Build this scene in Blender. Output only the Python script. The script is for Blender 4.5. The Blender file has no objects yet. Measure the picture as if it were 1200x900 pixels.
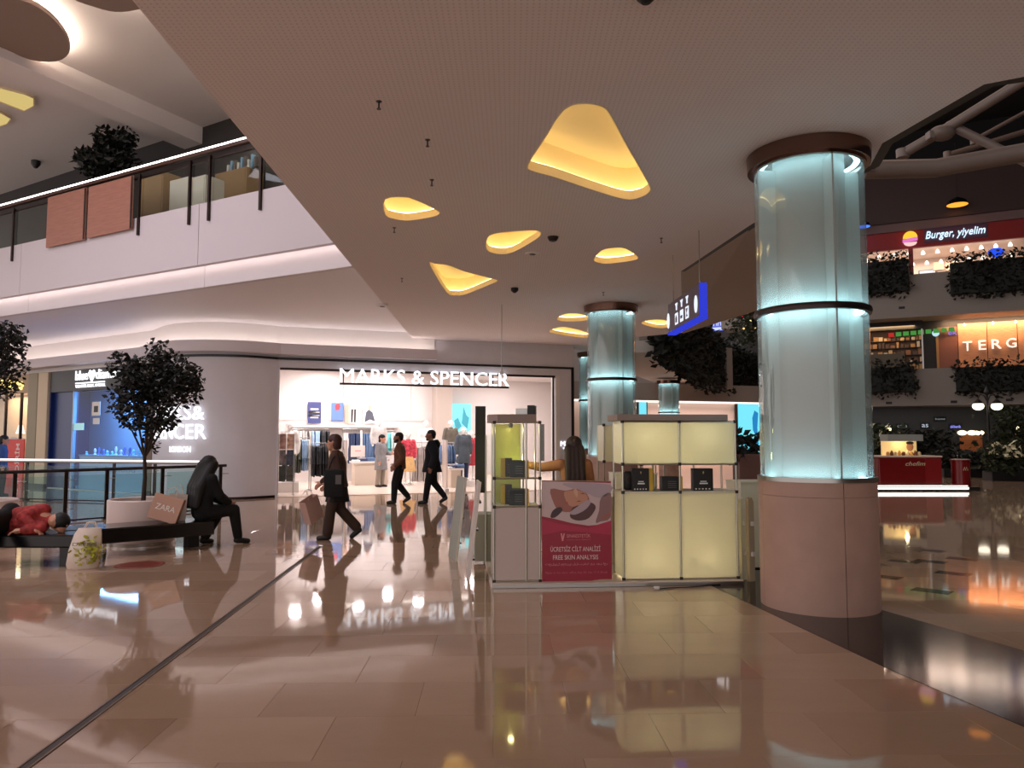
import bpy, bmesh, math, random
from mathutils import Vector, Matrix, noise
from mathutils.geometry import tessellate_polygon
random.seed(7)
R = math.radians
SC = bpy.context.scene
COL = SC.collection

# ------------------------------------------------------------------ camera
F, CAMH, PITCH = 890.0, 1.6, math.atan(62 / 890.0)
cd = bpy.data.cameras.new('camera'); cam = bpy.data.objects.new('camera', cd); COL.objects.link(cam)
cam.location = (0, 0, CAMH); cam.rotation_euler = (R(90) + PITCH, 0, 0)
cd.sensor_width = 36.0; cd.lens = 36.0 * F / 1200.0; cd.clip_end = 300
SC.camera = cam
# ------------------------------------------------------------------ world, exposure
w = bpy.data.worlds.new('world'); SC.world = w; w.use_nodes = True
w.node_tree.nodes['Background'].inputs[0].default_value = (1.0, 0.91, 0.885, 1)
w.node_tree.nodes['Background'].inputs[1].default_value = 1.2
SC.view_settings.view_transform = 'Standard'; SC.view_settings.look = 'None'
SC.view_settings.exposure = 0.15; SC.view_settings.gamma = 1.0
SC.view_settings.use_curve_mapping = False
SC.cycles.max_bounces = 7; SC.cycles.diffuse_bounces = 4; SC.cycles.glossy_bounces = 4
SC.cycles.transparent_max_bounces = 12; SC.cycles.sample_clamp_indirect = 6.0
SC.cycles.caustics_reflective = False; SC.cycles.caustics_refractive = False

def lin(c): 
    return tuple(((v / 255) / 12.92 if v <= 10 else (((v / 255) + 0.055) / 1.055) ** 2.4) for v in c)

def area_light(name, loc, sx, sy, power, col, rot=(0, 0, 0)):
    d = bpy.data.lights.new(name, 'AREA'); d.shape = 'RECTANGLE'; d.size = sx; d.size_y = sy
    d.energy = power; d.color = lin(col)
    o = bpy.data.objects.new(name, d); COL.objects.link(o); o.location = loc; o.rotation_euler = rot
    return o
def point_light(name, loc, power, col, r=.04):
    d = bpy.data.lights.new(name, 'POINT'); d.energy = power; d.color = lin(col); d.shadow_soft_size = r
    o = bpy.data.objects.new(name, d); COL.objects.link(o); o.location = loc
    return o

# ------------------------------------------------------------------ picture -> place
def ray(px, py):
    cx, cy = (px - 600) / F, -(py - 450) / F
    c, s = math.cos(PITCH), math.sin(PITCH)
    return Vector((cx, c - s * cy, s + c * cy))
def PZ(px, py, z):
    d = ray(px, py); t = (z - CAMH) / d.z
    return Vector((0, 0, CAMH)) + d * t
def PD(px, py, dist):
    d = ray(px, py); t = dist / d.y
    return Vector((0, 0, CAMH)) + d * t
class VP:
    """a vertical plane through p0 and p1: local x along it, y away from the viewer, z up"""
    def __init__(s, p0, p1):
        s.p0 = Vector((p0[0], p0[1], 0)); e = Vector((p1[0], p1[1], 0)) - s.p0
        s.len = e.length; s.u = e.normalized(); s.n = Vector((-s.u.y, s.u.x, 0))
        s.ang = math.atan2(s.u.y, s.u.x)
    def hit(s, px, py, off=0.0):
        d = ray(px, py); o = Vector((0, 0, CAMH))
        t = ((s.p0 + s.n * off) - o).dot(s.n) / d.dot(s.n)
        q = o + d * t
        return (q - s.p0).dot(s.u), q.z
    def pt(s, x, y=0, z=0):
        q = s.p0 + s.u * x + s.n * y
        return Vector((q.x, q.y, z))

# ------------------------------------------------------------------ materials
MATS = {}
def mat(name, col=(200, 200, 200), rough=.5, metal=0.0, emit=None, es=0.0, vary=0.0, vscale=3.0, bump=0.0, bscale=60.0, coat=0.0, spec=.5):
    if name in MATS: return MATS[name]
    m = bpy.data.materials.new(name); m.use_nodes = True; MATS[name] = m
    nt = m.node_tree; b = nt.nodes['Principled BSDF']
    c = lin(col)
    b.inputs['Base Color'].default_value = (*c, 1); b.inputs['Roughness'].default_value = rough
    b.inputs['Metallic'].default_value = metal; b.inputs['Specular IOR Level'].default_value = spec
    b.inputs['Coat Weight'].default_value = coat
    if emit: 
        b.inputs['Emission Color'].default_value = (*lin(emit), 1); b.inputs['Emission Strength'].default_value = es
    if vary or bump:
        tc = nt.nodes.new('ShaderNodeTexCoord')
    if vary:
        n = nt.nodes.new('ShaderNodeTexNoise'); n.inputs['Scale'].default_value = vscale; n.inputs['Detail'].default_value = 5
        nt.links.new(tc.outputs['Object'], n.inputs['Vector'])
        r = nt.nodes.new('ShaderNodeValToRGB'); r.color_ramp.elements[0].position = .3; r.color_ramp.elements[1].position = .7
        r.color_ramp.elements[0].color = (*[v * (1 - vary) for v in c], 1)
        r.color_ramp.elements[1].color = (*[min(1, v * (1 + vary)) for v in c], 1)
        nt.links.new(n.outputs['Fac'], r.inputs['Fac']); nt.links.new(r.outputs['Color'], b.inputs['Base Color'])
    if bump:
        n2 = nt.nodes.new('ShaderNodeTexNoise'); n2.inputs['Scale'].default_value = bscale; n2.inputs['Detail'].default_value = 3
        nt.links.new(tc.outputs['Object'], n2.inputs['Vector'])
        bp = nt.nodes.new('ShaderNodeBump'); bp.inputs['Strength'].default_value = bump; bp.inputs['Distance'].default_value = .02
        nt.links.new(n2.outputs['Fac'], bp.inputs['Height']); nt.links.new(bp.outputs['Normal'], b.inputs['Normal'])
    return m
def glow(name, col, es):
    if name in MATS: return MATS[name]
    m = bpy.data.materials.new(name); m.use_nodes = True; MATS[name] = m
    nt = m.node_tree; nt.nodes.clear()
    o = nt.nodes.new('ShaderNodeOutputMaterial'); e = nt.nodes.new('ShaderNodeEmission')
    e.inputs[0].default_value = (*lin(col), 1); e.inputs[1].default_value = es
    nt.links.new(e.outputs[0], o.inputs[0]); return m
def glass(name, tint=(242, 249, 248), body=0.0, bodycol=(200, 220, 220), refl=.04, rough=.02, trans=0.0):
    if name in MATS: return MATS[name]
    m = bpy.data.materials.new(name); m.use_nodes = True; MATS[name] = m
    nt = m.node_tree; nt.nodes.clear()
    N = nt.nodes.new; L = nt.links.new
    o = N('ShaderNodeOutputMaterial'); t = N('ShaderNodeBsdfTransparent'); g = N('ShaderNodeBsdfGlossy'); fr = N('ShaderNodeFresnel')
    t.inputs[0].default_value = (*lin(tint), 1); g.inputs['Roughness'].default_value = rough; g.inputs['Color'].default_value = (.9, .95, .95, 1)
    fr.inputs['IOR'].default_value = 1.0 + refl * 11
    src = t.outputs[0]
    if body or trans:
        d = N('ShaderNodeBsdfDiffuse'); d.inputs[0].default_value = (*lin(bodycol), 1)
        tr = N('ShaderNodeBsdfTranslucent'); tr.inputs[0].default_value = (*lin(bodycol), 1)
        mm = N('ShaderNodeMixShader'); mm.inputs[0].default_value = trans / max(1e-6, body + trans)
        L(d.outputs[0], mm.inputs[1]); L(tr.outputs[0], mm.inputs[2])
        mx = N('ShaderNodeMixShader'); mx.inputs[0].default_value = body + trans
        L(src, mx.inputs[1]); L(mm.outputs[0], mx.inputs[2]); src = mx.outputs[0]
    ge = N('ShaderNodeNewGeometry'); iv = N('ShaderNodeMath'); iv.operation = 'SUBTRACT'; iv.inputs[0].default_value = 1.0; L(ge.outputs['Backfacing'], iv.inputs[1])
    fm = N('ShaderNodeMath'); fm.operation = 'MULTIPLY'; L(fr.outputs[0], fm.inputs[0]); L(iv.outputs[0], fm.inputs[1])
    m2 = N('ShaderNodeMixShader'); L(fm.outputs[0], m2.inputs[0]); L(src, m2.inputs[1]); L(g.outputs[0], m2.inputs[2])
    L(m2.outputs[0], o.inputs[0]); return m

def tile_mat(name, source):
    m = bpy.data.materials.new(name); m.use_nodes = True; nt = m.node_tree; N = nt.nodes.new; L = nt.links.new
    b = nt.nodes['Principled BSDF']; b.inputs['Roughness'].default_value = .045; b.inputs['IOR'].default_value = 1.6
    if source == 'object': rnd = N('ShaderNodeObjectInfo').outputs['Random']
    else: rnd = N('ShaderNodeNewGeometry').outputs['Random Per Island']
    tc = N('ShaderNodeNewGeometry'); n = N('ShaderNodeTexNoise'); n.inputs['Scale'].default_value = 1.6; n.inputs['Detail'].default_value = 7
    n.inputs['Roughness'].default_value = .62
    mp = N('ShaderNodeMapping'); mp.inputs['Scale'].default_value = (1.0, 2.2, 1); L(tc.outputs['Position'], mp.inputs[0]); L(mp.outputs[0], n.inputs['Vector'])
    r = N('ShaderNodeValToRGB'); cr = r.color_ramp; cr.elements[0].color = (*lin((160, 130, 106)), 1); cr.elements[1].color = (*lin((188, 160, 136)), 1)
    ad = N('ShaderNodeMath'); ad.operation = 'MULTIPLY_ADD'; ad.inputs[1].default_value = .55; L(rnd, ad.inputs[0])
    sb = N('ShaderNodeMath'); sb.operation = 'MULTIPLY'; sb.inputs[1].default_value = .5; L(n.outputs['Fac'], sb.inputs[0]); L(sb.outputs[0], ad.inputs[2])
    L(ad.outputs[0], r.inputs['Fac']); L(r.outputs['Color'], b.inputs['Base Color'])
    n2 = N('ShaderNodeTexNoise'); n2.inputs['Scale'].default_value = 3.0; n2.inputs['Detail'].default_value = 2; L(tc.outputs['Position'], n2.inputs['Vector'])
    bp = N('ShaderNodeBump'); bp.inputs['Strength'].default_value = .012; bp.inputs['Distance'].default_value = .02
    L(n2.outputs['Fac'], bp.inputs['Height']); L(bp.outputs['Normal'], b.inputs['Normal'])
    return m
def perforated_mat():
    m = bpy.data.materials.new('perforated_ceiling'); m.use_nodes = True; nt = m.node_tree; N = nt.nodes.new; L = nt.links.new
    b = nt.nodes['Principled BSDF']; b.inputs['Roughness'].default_value = .8
    g = N('ShaderNodeNewGeometry'); v = N('ShaderNodeVectorMath'); v.operation = 'SCALE'; v.inputs['Scale'].default_value = 1 / .04; L(g.outputs['Position'], v.inputs[0])
    f = N('ShaderNodeVectorMath'); f.operation = 'FRACTION'; L(v.outputs[0], f.inputs[0])
    s = N('ShaderNodeVectorMath'); s.operation = 'SUBTRACT'; s.inputs[1].default_value = (.5, .5, .5); L(f.outputs[0], s.inputs[0])
    mu = N('ShaderNodeVectorMath'); mu.operation = 'MULTIPLY'; mu.inputs[1].default_value = (1, 1, 0); L(s.outputs[0], mu.inputs[0])
    le = N('ShaderNodeVectorMath'); le.operation = 'LENGTH'; L(mu.outputs[0], le.inputs[0])
    lt = N('ShaderNodeMath'); lt.operation = 'LESS_THAN'; lt.inputs[1].default_value = .2; L(le.outputs['Value'], lt.inputs[0])
    mx = N('ShaderNodeMixRGB'); mx.inputs[1].default_value = (*lin((230, 221, 221)), 1); mx.inputs[2].default_value = (*lin((210, 200, 198)), 1)
    L(lt.outputs[0], mx.inputs[0]); L(mx.outputs[0], b.inputs['Base Color']); return m
def wood_mat(name, a, b_, scale=(1, 9, 9)):
    m = bpy.data.materials.new(name); m.use_nodes = True; MATS[name] = m; nt = m.node_tree; N = nt.nodes.new; L = nt.links.new
    b = nt.nodes['Principled BSDF']; b.inputs['Roughness'].default_value = .5
    tc = N('ShaderNodeTexCoord'); mp = N('ShaderNodeMapping'); mp.inputs['Scale'].default_value = scale; L(tc.outputs['Object'], mp.inputs[0])
    n = N('ShaderNodeTexNoise'); n.inputs['Scale'].default_value = 3; n.inputs['Detail'].default_value = 6; L(mp.outputs[0], n.inputs['Vector'])
    r = N('ShaderNodeValToRGB'); r.color_ramp.elements[0].position = .35; r.color_ramp.elements[1].position = .65
    r.color_ramp.elements[0].color = (*lin(a), 1); r.color_ramp.elements[1].color = (*lin(b_), 1)
    L(n.outputs['Fac'], r.inputs['Fac']); L(r.outputs['Color'], b.inputs['Base Color']); return m

# ------------------------------------------------------------------ mesh builder
class MB:
    def __init__(s): s.v = []; s.f = []; s.sm = False
    def add(s, vs, fs):
        k = len(s.v); s.v += [tuple(x) for x in vs]; s.f += [tuple(i + k for i in q) for q in fs]; return s
    def box(s, x0, x1, y0, y1, z0, z1, ch=0.0):
        if ch <= 0:
            return s.add([(x0,y0,z0),(x1,y0,z0),(x1,y1,z0),(x0,y1,z0),(x0,y0,z1),(x1,y0,z1),(x1,y1,z1),(x0,y1,z1)],
                  [(0,3,2,1),(4,5,6,7),(0,1,5,4),(1,2,6,5),(2,3,7,6),(3,0,4,7)])
        bm = bmesh.new(); bmesh.ops.create_cube(bm, size=1)
        for v in bm.verts: v.co = Vector(((x0+x1)/2 + v.co.x*(x1-x0), (y0+y1)/2 + v.co.y*(y1-y0), (z0+z1)/2 + v.co.z*(z1-z0)))
        bmesh.ops.bevel(bm, geom=list(bm.edges), offset=ch, segments=2, affect='EDGES', profile=.5)
        return s.bm(bm)
    def bm(s, bm, mtx=None):
        bm.verts.index_update()
        vs = [(mtx @ v.co) if mtx else v.co.copy() for v in bm.verts]
        s.add(vs, [[v.index for v in f.verts] for f in bm.faces]); bm.free(); return s
    def obox(s, c, u, L, W, z0, z1):
        """box of length L along unit u, width W across, centred at c"""
        u = Vector((u[0], u[1], 0)).normalized(); n = Vector((-u.y, u.x, 0)); c = Vector((c[0], c[1], 0))
        q = [c + u*a*L/2 + n*b*W/2 for a, b in ((-1,-1),(1,-1),(1,1),(-1,1))]
        return s.prism([(p.x, p.y) for p in q], z0, z1)
    def prism(s, poly, z0, z1):
        n = len(poly); a = sum(poly[i][0]*poly[(i+1)%n][1] - poly[(i+1)%n][0]*poly[i][1] for i in range(n))
        if a < 0: poly = poly[::-1]
        vs = [(p[0], p[1], z0) for p in poly] + [(p[0], p[1], z1) for p in poly]
        return s.add(vs, [tuple(range(n))[::-1], tuple(range(n, 2*n))] + [(i, (i+1)%n, n+(i+1)%n, n+i) for i in range(n)])
    def prism_y(s, poly, y0, y1):
        """poly in (x, z), extruded along y"""
        n = len(poly); a = sum(poly[i][0]*poly[(i+1)%n][1] - poly[(i+1)%n][0]*poly[i][1] for i in range(n))
        if a < 0: poly = poly[::-1]
        vs = [(p[0], y0, p[1]) for p in poly] + [(p[0], y1, p[1]) for p in poly]
        return s.add(vs, [tuple(range(n)), tuple(range(n, 2*n))[::-1]] + [((i+1)%n, i, n+i, n+(i+1)%n) for i in range(n)])
    def quad(s, a, b, c, d): return s.add([a, b, c, d], [(0, 1, 2, 3)])
    def tube(s, pts, r, n=8, closed=False):
        pts = [Vector(p) for p in pts]; m = len(pts); k = len(s.v); rr = r if isinstance(r, (list, tuple)) else [r]*m
        up0 = Vector((0, 0, 1)); vs = []
        for i, p in enumerate(pts):
            if closed: t = pts[(i+1) % m] - pts[i-1]
            else: t = pts[min(i+1, m-1)] - pts[max(i-1, 0)]
            t.normalize(); up = up0 if abs(t.z) < .95 else Vector((1, 0, 0))
            a = t.cross(up).normalized(); b = t.cross(a)
            vs += [p + (a*math.cos(2*math.pi*j/n) + b*math.sin(2*math.pi*j/n))*rr[i] for j in range(n)]
        fs = []
        for i in range(m if closed else m-1):
            i2 = (i+1) % m
            fs += [(i*n+j, i*n+(j+1)%n, i2*n+(j+1)%n, i2*n+j) for j in range(n)]
        if not closed: fs += [tuple(range(n))[::-1], tuple((m-1)*n + j for j in range(n))]
        return s.add(vs, fs)
    def lathe(s, prof, n=32, c=(0, 0, 0), close=False):
        vs = []; m = len(prof)
        for r, z in prof: vs += [(c[0] + r*math.cos(2*math.pi*j/n), c[1] + r*math.sin(2*math.pi*j/n), c[2] + z) for j in range(n)]
        fs = []
        for i in range(m if close else m-1):
            i2 = (i+1) % m
            fs += [(i*n+j, i*n+(j+1)%n, i2*n+(j+1)%n, i2*n+j) for j in range(n)]
        if not close: fs += [tuple(range(n))[::-1], tuple((m-1)*n+j for j in range(n))]
        return s.add(vs, fs)
    def cap(s, p, q, r1, r2, n=12, sx=1.0):
        """tapered capsule"""
        p, q = Vector(p), Vector(q); t = q - p; L = t.length
        t = t / L if L > 1e-6 else Vector((0, 0, 1))
        up = Vector((0, 0, 1)) if abs(t.z) < .9 else Vector((1, 0, 0)); a = t.cross(up).normalized(); b = t.cross(a)
        vs = [p - t*r1]; prof = []
        for k in range(1, 4): th = math.pi/2*k/3; prof.append((p - t*r1*math.cos(th), r1*math.sin(th)))
        for k in range(0, 3): th = math.pi/2*k/3; prof.append((q + t*r2*math.sin(th), r2*math.cos(th)))
        for c, r in prof: vs += [c + (a*math.cos(2*math.pi*j/n) + b*math.sin(2*math.pi*j/n))*r for j in range(n)]
        vs.append(q + t*r2); last = len(vs)-1
        fs = [(0, 1+(j+1)%n, 1+j) for j in range(n)]
        for i in range(len(prof)-1): fs += [(1+i*n+j, 1+i*n+(j+1)%n, 1+(i+1)*n+(j+1)%n, 1+(i+1)*n+j) for j in range(n)]
        o = 1+(len(prof)-1)*n; fs += [(last, o+j, o+(j+1)%n) for j in range(n)]
        return s.add(vs, fs)
    def ell(s, c, rx, ry, rz, n=16, m=10):
        vs = [(c[0], c[1], c[2]-rz)]
        for i in range(1, m):
            th = math.pi*i/m
            vs += [(c[0]+rx*math.sin(th)*math.cos(2*math.pi*j/n), c[1]+ry*math.sin(th)*math.sin(2*math.pi*j/n), c[2]-rz*math.cos(th)) for j in range(n)]
        vs.append((c[0], c[1], c[2]+rz)); last = len(vs)-1
        fs = [(0, 1+(j+1)%n, 1+j) for j in range(n)]
        for i in range(m-2): fs += [(1+i*n+j, 1+i*n+(j+1)%n, 1+(i+1)*n+(j+1)%n, 1+(i+1)*n+j) for j in range(n)]
        o = 1+(m-2)*n; fs += [(last, o+j, o+(j+1)%n) for j in range(n)]
        return s.add(vs, fs)
    def loft(s, rings, n=20):
        """rings: (centre, rx, ry[, wobble]) horizontal ellipses from bottom to top"""
        vs = []
        for k, rg in enumerate(rings):
            c, rx, ry = rg[:3]; wb = rg[3] if len(rg) > 3 else 0
            for j in range(n):
                th = 2*math.pi*j/n; f = 1 + wb*math.sin(th*5+k)
                vs.append((c[0]+rx*f*math.cos(th), c[1]+ry*f*math.sin(th), c[2]))
        m = len(rings)
        fs = [tuple(range(n))[::-1], tuple((m-1)*n+j for j in range(n))]
        for i in range(m-1): fs += [(i*n+j, i*n+(j+1)%n, (i+1)*n+(j+1)%n, (i+1)*n+j) for j in range(n)]
        return s.add(vs, fs)
    def ribbon(s, pts, z0, z1):
        """vertical strip along a plan polyline"""
        vs = [(p[0], p[1], z0) for p in pts] + [(p[0], p[1], z1) for p in pts]; n = len(pts)
        return s.add(vs, [(i, i+1, n+i+1, n+i) for i in range(n-1)])
    def band(s, pts_in, pts_out, z0, z1):
        """solid strip between two plan polylines"""
        n = len(pts_in)
        vs = [(p[0], p[1], z0) for p in pts_in] + [(p[0], p[1], z0) for p in pts_out] + [(p[0], p[1], z1) for p in pts_in] + [(p[0], p[1], z1) for p in pts_out]
        fs = []
        for i in range(n-1):
            fs += [(i, i+1, n+i+1, n+i), (2*n+i, 3*n+i, 3*n+i+1, 2*n+i+1), (i, 2*n+i, 2*n+i+1, i+1), (n+i, n+i+1, 3*n+i+1, 3*n+i)]
        fs += [(0, n, 3*n, 2*n), (n-1, 3*n-1, 4*n-1, 2*n-1)]
        return s.add(vs, fs)
    def mesh(s, name, smooth=False):
        me = bpy.data.meshes.new(name); me.from_pydata(s.v, [], s.f); me.validate(); me.update()
        bm = bmesh.new(); bm.from_mesh(me); bmesh.ops.recalc_face_normals(bm, faces=bm.faces); bm.to_mesh(me); bm.free()
        if smooth: me.polygons.foreach_set('use_smooth', [True]*len(me.polygons))
        return me
    def build(s, name, m, parent=None, smooth=False, loc=None, rz=0.0):
        return link(name, s.mesh(name, smooth), m, parent, loc, rz, smooth)
def link(name, me, m, parent=None, loc=None, rz=0.0, smooth=False):
    o = bpy.data.objects.new(name, me); COL.objects.link(o)
    if m is not None and not me.materials:
        for q in (m if isinstance(m, (list, tuple)) else [m]): me.materials.append(q)
    if parent is not None: o.parent = parent
    if loc is not None: o.location = loc
    if rz: o.rotation_euler = (0, 0, rz)
    if smooth:
        try:
            me.set_sharp_from_angle(angle=R(40))
        except Exception: pass
    return o
def tag(o, label=None, cat=None, group=None, kind=None):
    if label: o['label'] = label
    if cat: o['category'] = cat
    if group: o['group'] = group
    if kind: o['kind'] = kind
    return o
def struct(o, label=None): 
    return tag(o, label, kind='structure')
def thing(name, label, cat, loc=(0, 0, 0), rz=0.0, group=None):
    o = bpy.data.objects.new(name, None); COL.objects.link(o); o.location = loc
    o.rotation_euler = (0, 0, rz); o.empty_display_size = .2
    return tag(o, label, cat, group)
def copy_tree(o, parent=None):
    c = o.copy(); COL.objects.link(c)
    if parent is not None: c.parent = parent
    for ch in list(o.children):
        if ch.type in ('MESH', 'EMPTY'): copy_tree(ch, c)
    return c
def area_poly(name, loops, z, m, parent=None, flip=True):
    """flat polygon with holes at height z"""
    L3 = [[Vector((p[0], p[1], 0)) for p in lp] for lp in loops]
    tri = tessellate_polygon(L3); vs = [(p.x, p.y, z) for lp in L3 for p in lp]
    me = bpy.data.meshes.new(name); me.from_pydata(vs, [], [t[::-1] if flip else t for t in tri]); me.update()
    bm = bmesh.new(); bm.from_mesh(me)
    for f in bm.faces:
        f.normal_update()
        if (f.normal.z > 0) == flip: f.normal_flip()
    bm.to_mesh(me); bm.free()
    return link(name, me, m, parent)
def smooth_loop(pts, sub=4, closed=True):
    pts = [Vector(p) for p in pts]; n = len(pts); out = []
    for i in range(n if closed else n-1):
        p0 = pts[(i-1) % n] if closed or i > 0 else pts[i]; p1 = pts[i]; p2 = pts[(i+1) % n]; p3 = pts[(i+2) % n] if closed or i+2 < n else pts[(i+1) % n]
        for k in range(sub):
            t = k/sub
            out.append(.5*((2*p1) + (p2-p0)*t + (2*p0-5*p1+4*p2-p3)*t*t + (3*p1-p0-3*p2+p3)*t**3))
    if not closed: out.append(pts[-1])
    return out
def offset_loop(pts, d):
    """offset a closed plan loop outwards by d"""
    n = len(pts); a = sum(pts[i][0]*pts[(i+1)%n][1] - pts[(i+1)%n][0]*pts[i][1] for i in range(n)); sg = 1 if a > 0 else -1
    out = []
    for i in range(n):
        t = Vector((pts[(i+1)%n][0]-pts[i-1][0], pts[(i+1)%n][1]-pts[i-1][1])).normalized()
        out.append(Vector((pts[i][0] + sg*t.y*d, pts[i][1] - sg*t.x*d, 0)))
    return out
def offset_line(pts, d):
    """offset an open plan polyline to its right-hand side by d"""
    out = []; n = len(pts)
    for i in range(n):
        t = Vector((pts[min(i+1, n-1)][0]-pts[max(i-1, 0)][0], pts[min(i+1, n-1)][1]-pts[max(i-1, 0)][1])).normalized()
        out.append(Vector((pts[i][0] + t.y*d, pts[i][1] - t.x*d, 0)))
    return out
def lettering(name, body, m, parent, x0, x1, z0, z1, y=0.0, depth=.02, bold=0.0, shear=0.0):
    """words standing in the local xz plane, facing -y, fitted into a rectangle"""
    cu = bpy.data.curves.new(name, 'FONT'); cu.body = body; cu.extrude = .5; cu.offset = bold; cu.resolution_u = 3; cu.shear = shear
    t = bpy.data.objects.new('tmp', cu); COL.objects.link(t)
    dg = bpy.context.evaluated_depsgraph_get(); me = bpy.data.meshes.new_from_object(t.evaluated_get(dg))
    bpy.data.objects.remove(t); bpy.data.curves.remove(cu)
    if not len(me.vertices): return None
    xs = [v.co.x for v in me.vertices]; ys = [v.co.y for v in me.vertices]
    ax, bx, ay, by = min(xs), max(xs), min(ys), max(ys)
    for v in me.vertices:
        v.co = Vector((x0 + (v.co.x-ax)/(bx-ax)*(x1-x0), y - depth*(v.co.z+.5), z0 + (v.co.y-ay)/(by-ay)*(z1-z0)))
    me.materials.clear(); me.name = name
    return link(name, me, m, parent)
def remeshed(mb, voxel, iters=4):
    me = mb.mesh('tmp'); o = bpy.data.objects.new('tmp', me); COL.objects.link(o)
    md = o.modifiers.new('r', 'REMESH'); md.mode = 'VOXEL'; md.voxel_size = voxel; md.use_smooth_shade = True
    if iters:
        ms = o.modifiers.new('s', 'SMOOTH'); ms.factor = .5; ms.iterations = iters
    dg = bpy.context.evaluated_depsgraph_get(); out = bpy.data.meshes.new_from_object(o.evaluated_get(dg))
    bpy.data.objects.remove(o); bpy.data.meshes.remove(me)
    out.polygons.foreach_set('use_smooth', [True]*len(out.polygons)); out.materials.clear()
    return out
# ================================================================== MATERIALS
M_WHITE = mat('white_paint', (228, 223, 221), .6)
M_FASCIA = mat('lilac_white_panel', (214, 206, 212), .45)
M_SOFFIT = mat('soffit_white', (240, 238, 244), .6, bump=.02, bscale=4)
M_WALL = mat('warm_grey_plaster', (216, 214, 222), .6, vary=.03, vscale=1.5)
M_BLACKTRIM = mat('black_trim', (22, 20, 22), .4)
M_BLACK = mat('black_paint', (18, 18, 20), .5)
M_CEIL = perforated_mat()
M_CREAM = mat('cream_recess', (244, 228, 192), .7)
M_LEDWARM = glow('led_warm_yellow', (255, 224, 158), 5.5)
M_LEDCREAM = glow('led_cream', (255, 238, 228), 7.5)
M_LEDWHITE = glow('led_white', (255, 246, 240), 7.0)
M_STEEL = mat('brushed_steel', (170, 168, 165), .3, 1.0)
M_DARKSTEEL = mat('dark_steel', (62, 52, 50), .35, .9)
M_BRONZE = mat('polished_bronze', (120, 92, 80), .18, 1.0)
M_GLASS = glass('clear_glass')
M_GLASSDIM = glass('teal_rail_glass', (236, 247, 247), refl=.04)
M_LETTER = glow('letter_white', (250, 250, 255), 1.6)
M_TILE = tile_mat('marble_tile', 'object'); M_TILEF = tile_mat('marble_tile_field', 'island')
M_GRANITE = mat('black_granite', (34, 32, 34), .10, vary=.35, vscale=60)
M_GROUT = mat('grout', (150, 124, 104), .5)
M_BROWNFACE = mat('dark_brown_panel', (64, 44, 42), .5)
M_DIMGREY = mat('grey_slab', (150, 138, 130), .6)

CZ = 4.4                        # low ceiling
EA, EB = PZ(155, 0, CZ), PZ(490, 405, CZ)
UAX = Vector((EB.x-EA.x, EB.y-EA.y, 0)).normalized(); NAX = Vector((UAX.y, -UAX.x, 0))   # along the hall, and to its right

# ================================================================== FLOOR
fl = struct(MB().box(-34, 42, -6, 62, -.06, -.012).build('floor', M_GROUT), 'glossy beige marble tile floor of the mall hall')
TW, TD, GAP = .9, .6, .0015
def tile_xy(i, j): return UAX*(j*TD) + NAX*(i*TW + (.45 if j % 2 else 0))
cells = []
for j in range(-8, 106):
    for i in range(-40, 48):
        c = tile_xy(i, j)
        if -5 < c.y < 61 and -33 < c.x < 41: cells.append((i, j, c))
def in_view(c): return c.y > 2.8 and abs(c.x) < .69*c.y + .5
near = sorted([q for q in cells if in_view(q[2])], key=lambda q: q[2].length)[:300]
nearset = {(q[0], q[1]) for q in near}
a, b, ch = (TW-GAP)/2, (TD-GAP)/2, .0008
tm = MB(); tm.add([(-a,-b,-.012),(a,-b,-.012),(a,b,-.012),(-a,b,-.012),(-a,-b,-ch),(a,-b,-ch),(a,b,-ch),(-a,b,-ch),
                   (-a+ch,-b+ch,0),(a-ch,-b+ch,0),(a-ch,b-ch,0),(-a+ch,b-ch,0)],
     [(0,1,5,4),(1,2,6,5),(2,3,7,6),(3,0,4,7),(4,5,9,8),(5,6,10,9),(6,7,11,10),(7,4,8,11),(8,9,10,11)])
tmesh = tm.mesh('tile'); tmesh.materials.append(M_TILE)
tang = math.atan2(NAX.y, NAX.x)
for (i, j, c) in near:
    o = bpy.data.objects.new('tile', tmesh); COL.objects.link(o); o.parent = fl
    o.location = (c.x, c.y, -.0003*random.random()); o.rotation_euler = (0, 0, tang)
fm = MB()
for (i, j, c) in cells:
    if (i, j) in nearset: continue
    q = [c + NAX*sx*a + UAX*sy*b for sx, sy in ((-1,-1),(1,-1),(1,1),(-1,1))]
    fm.quad(*[(p.x, p.y, 0) for p in q])
tag(fm.build('tile_field', M_TILEF, fl), kind='stuff')
# black granite band curving past the columns
lf = [PZ(1330, 905, 0), PZ(1200, 852, 0), PZ(1047, 787, 0), PZ(920, 727, 0), PZ(837, 688, 0), PZ(770, 655, 0), PZ(730, 630, 0)]
rt = [PZ(1500, 848, 0), PZ(1200, 763, 0), PZ(1033, 715, 0), PZ(960, 690, 0), PZ(900, 668, 0), PZ(830, 642, 0), PZ(775, 622, 0)]
struct(MB().band(lf, rt, -.004, .003).build('trim_1', M_GRANITE), 'black granite band set into the floor under the columns')
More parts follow.
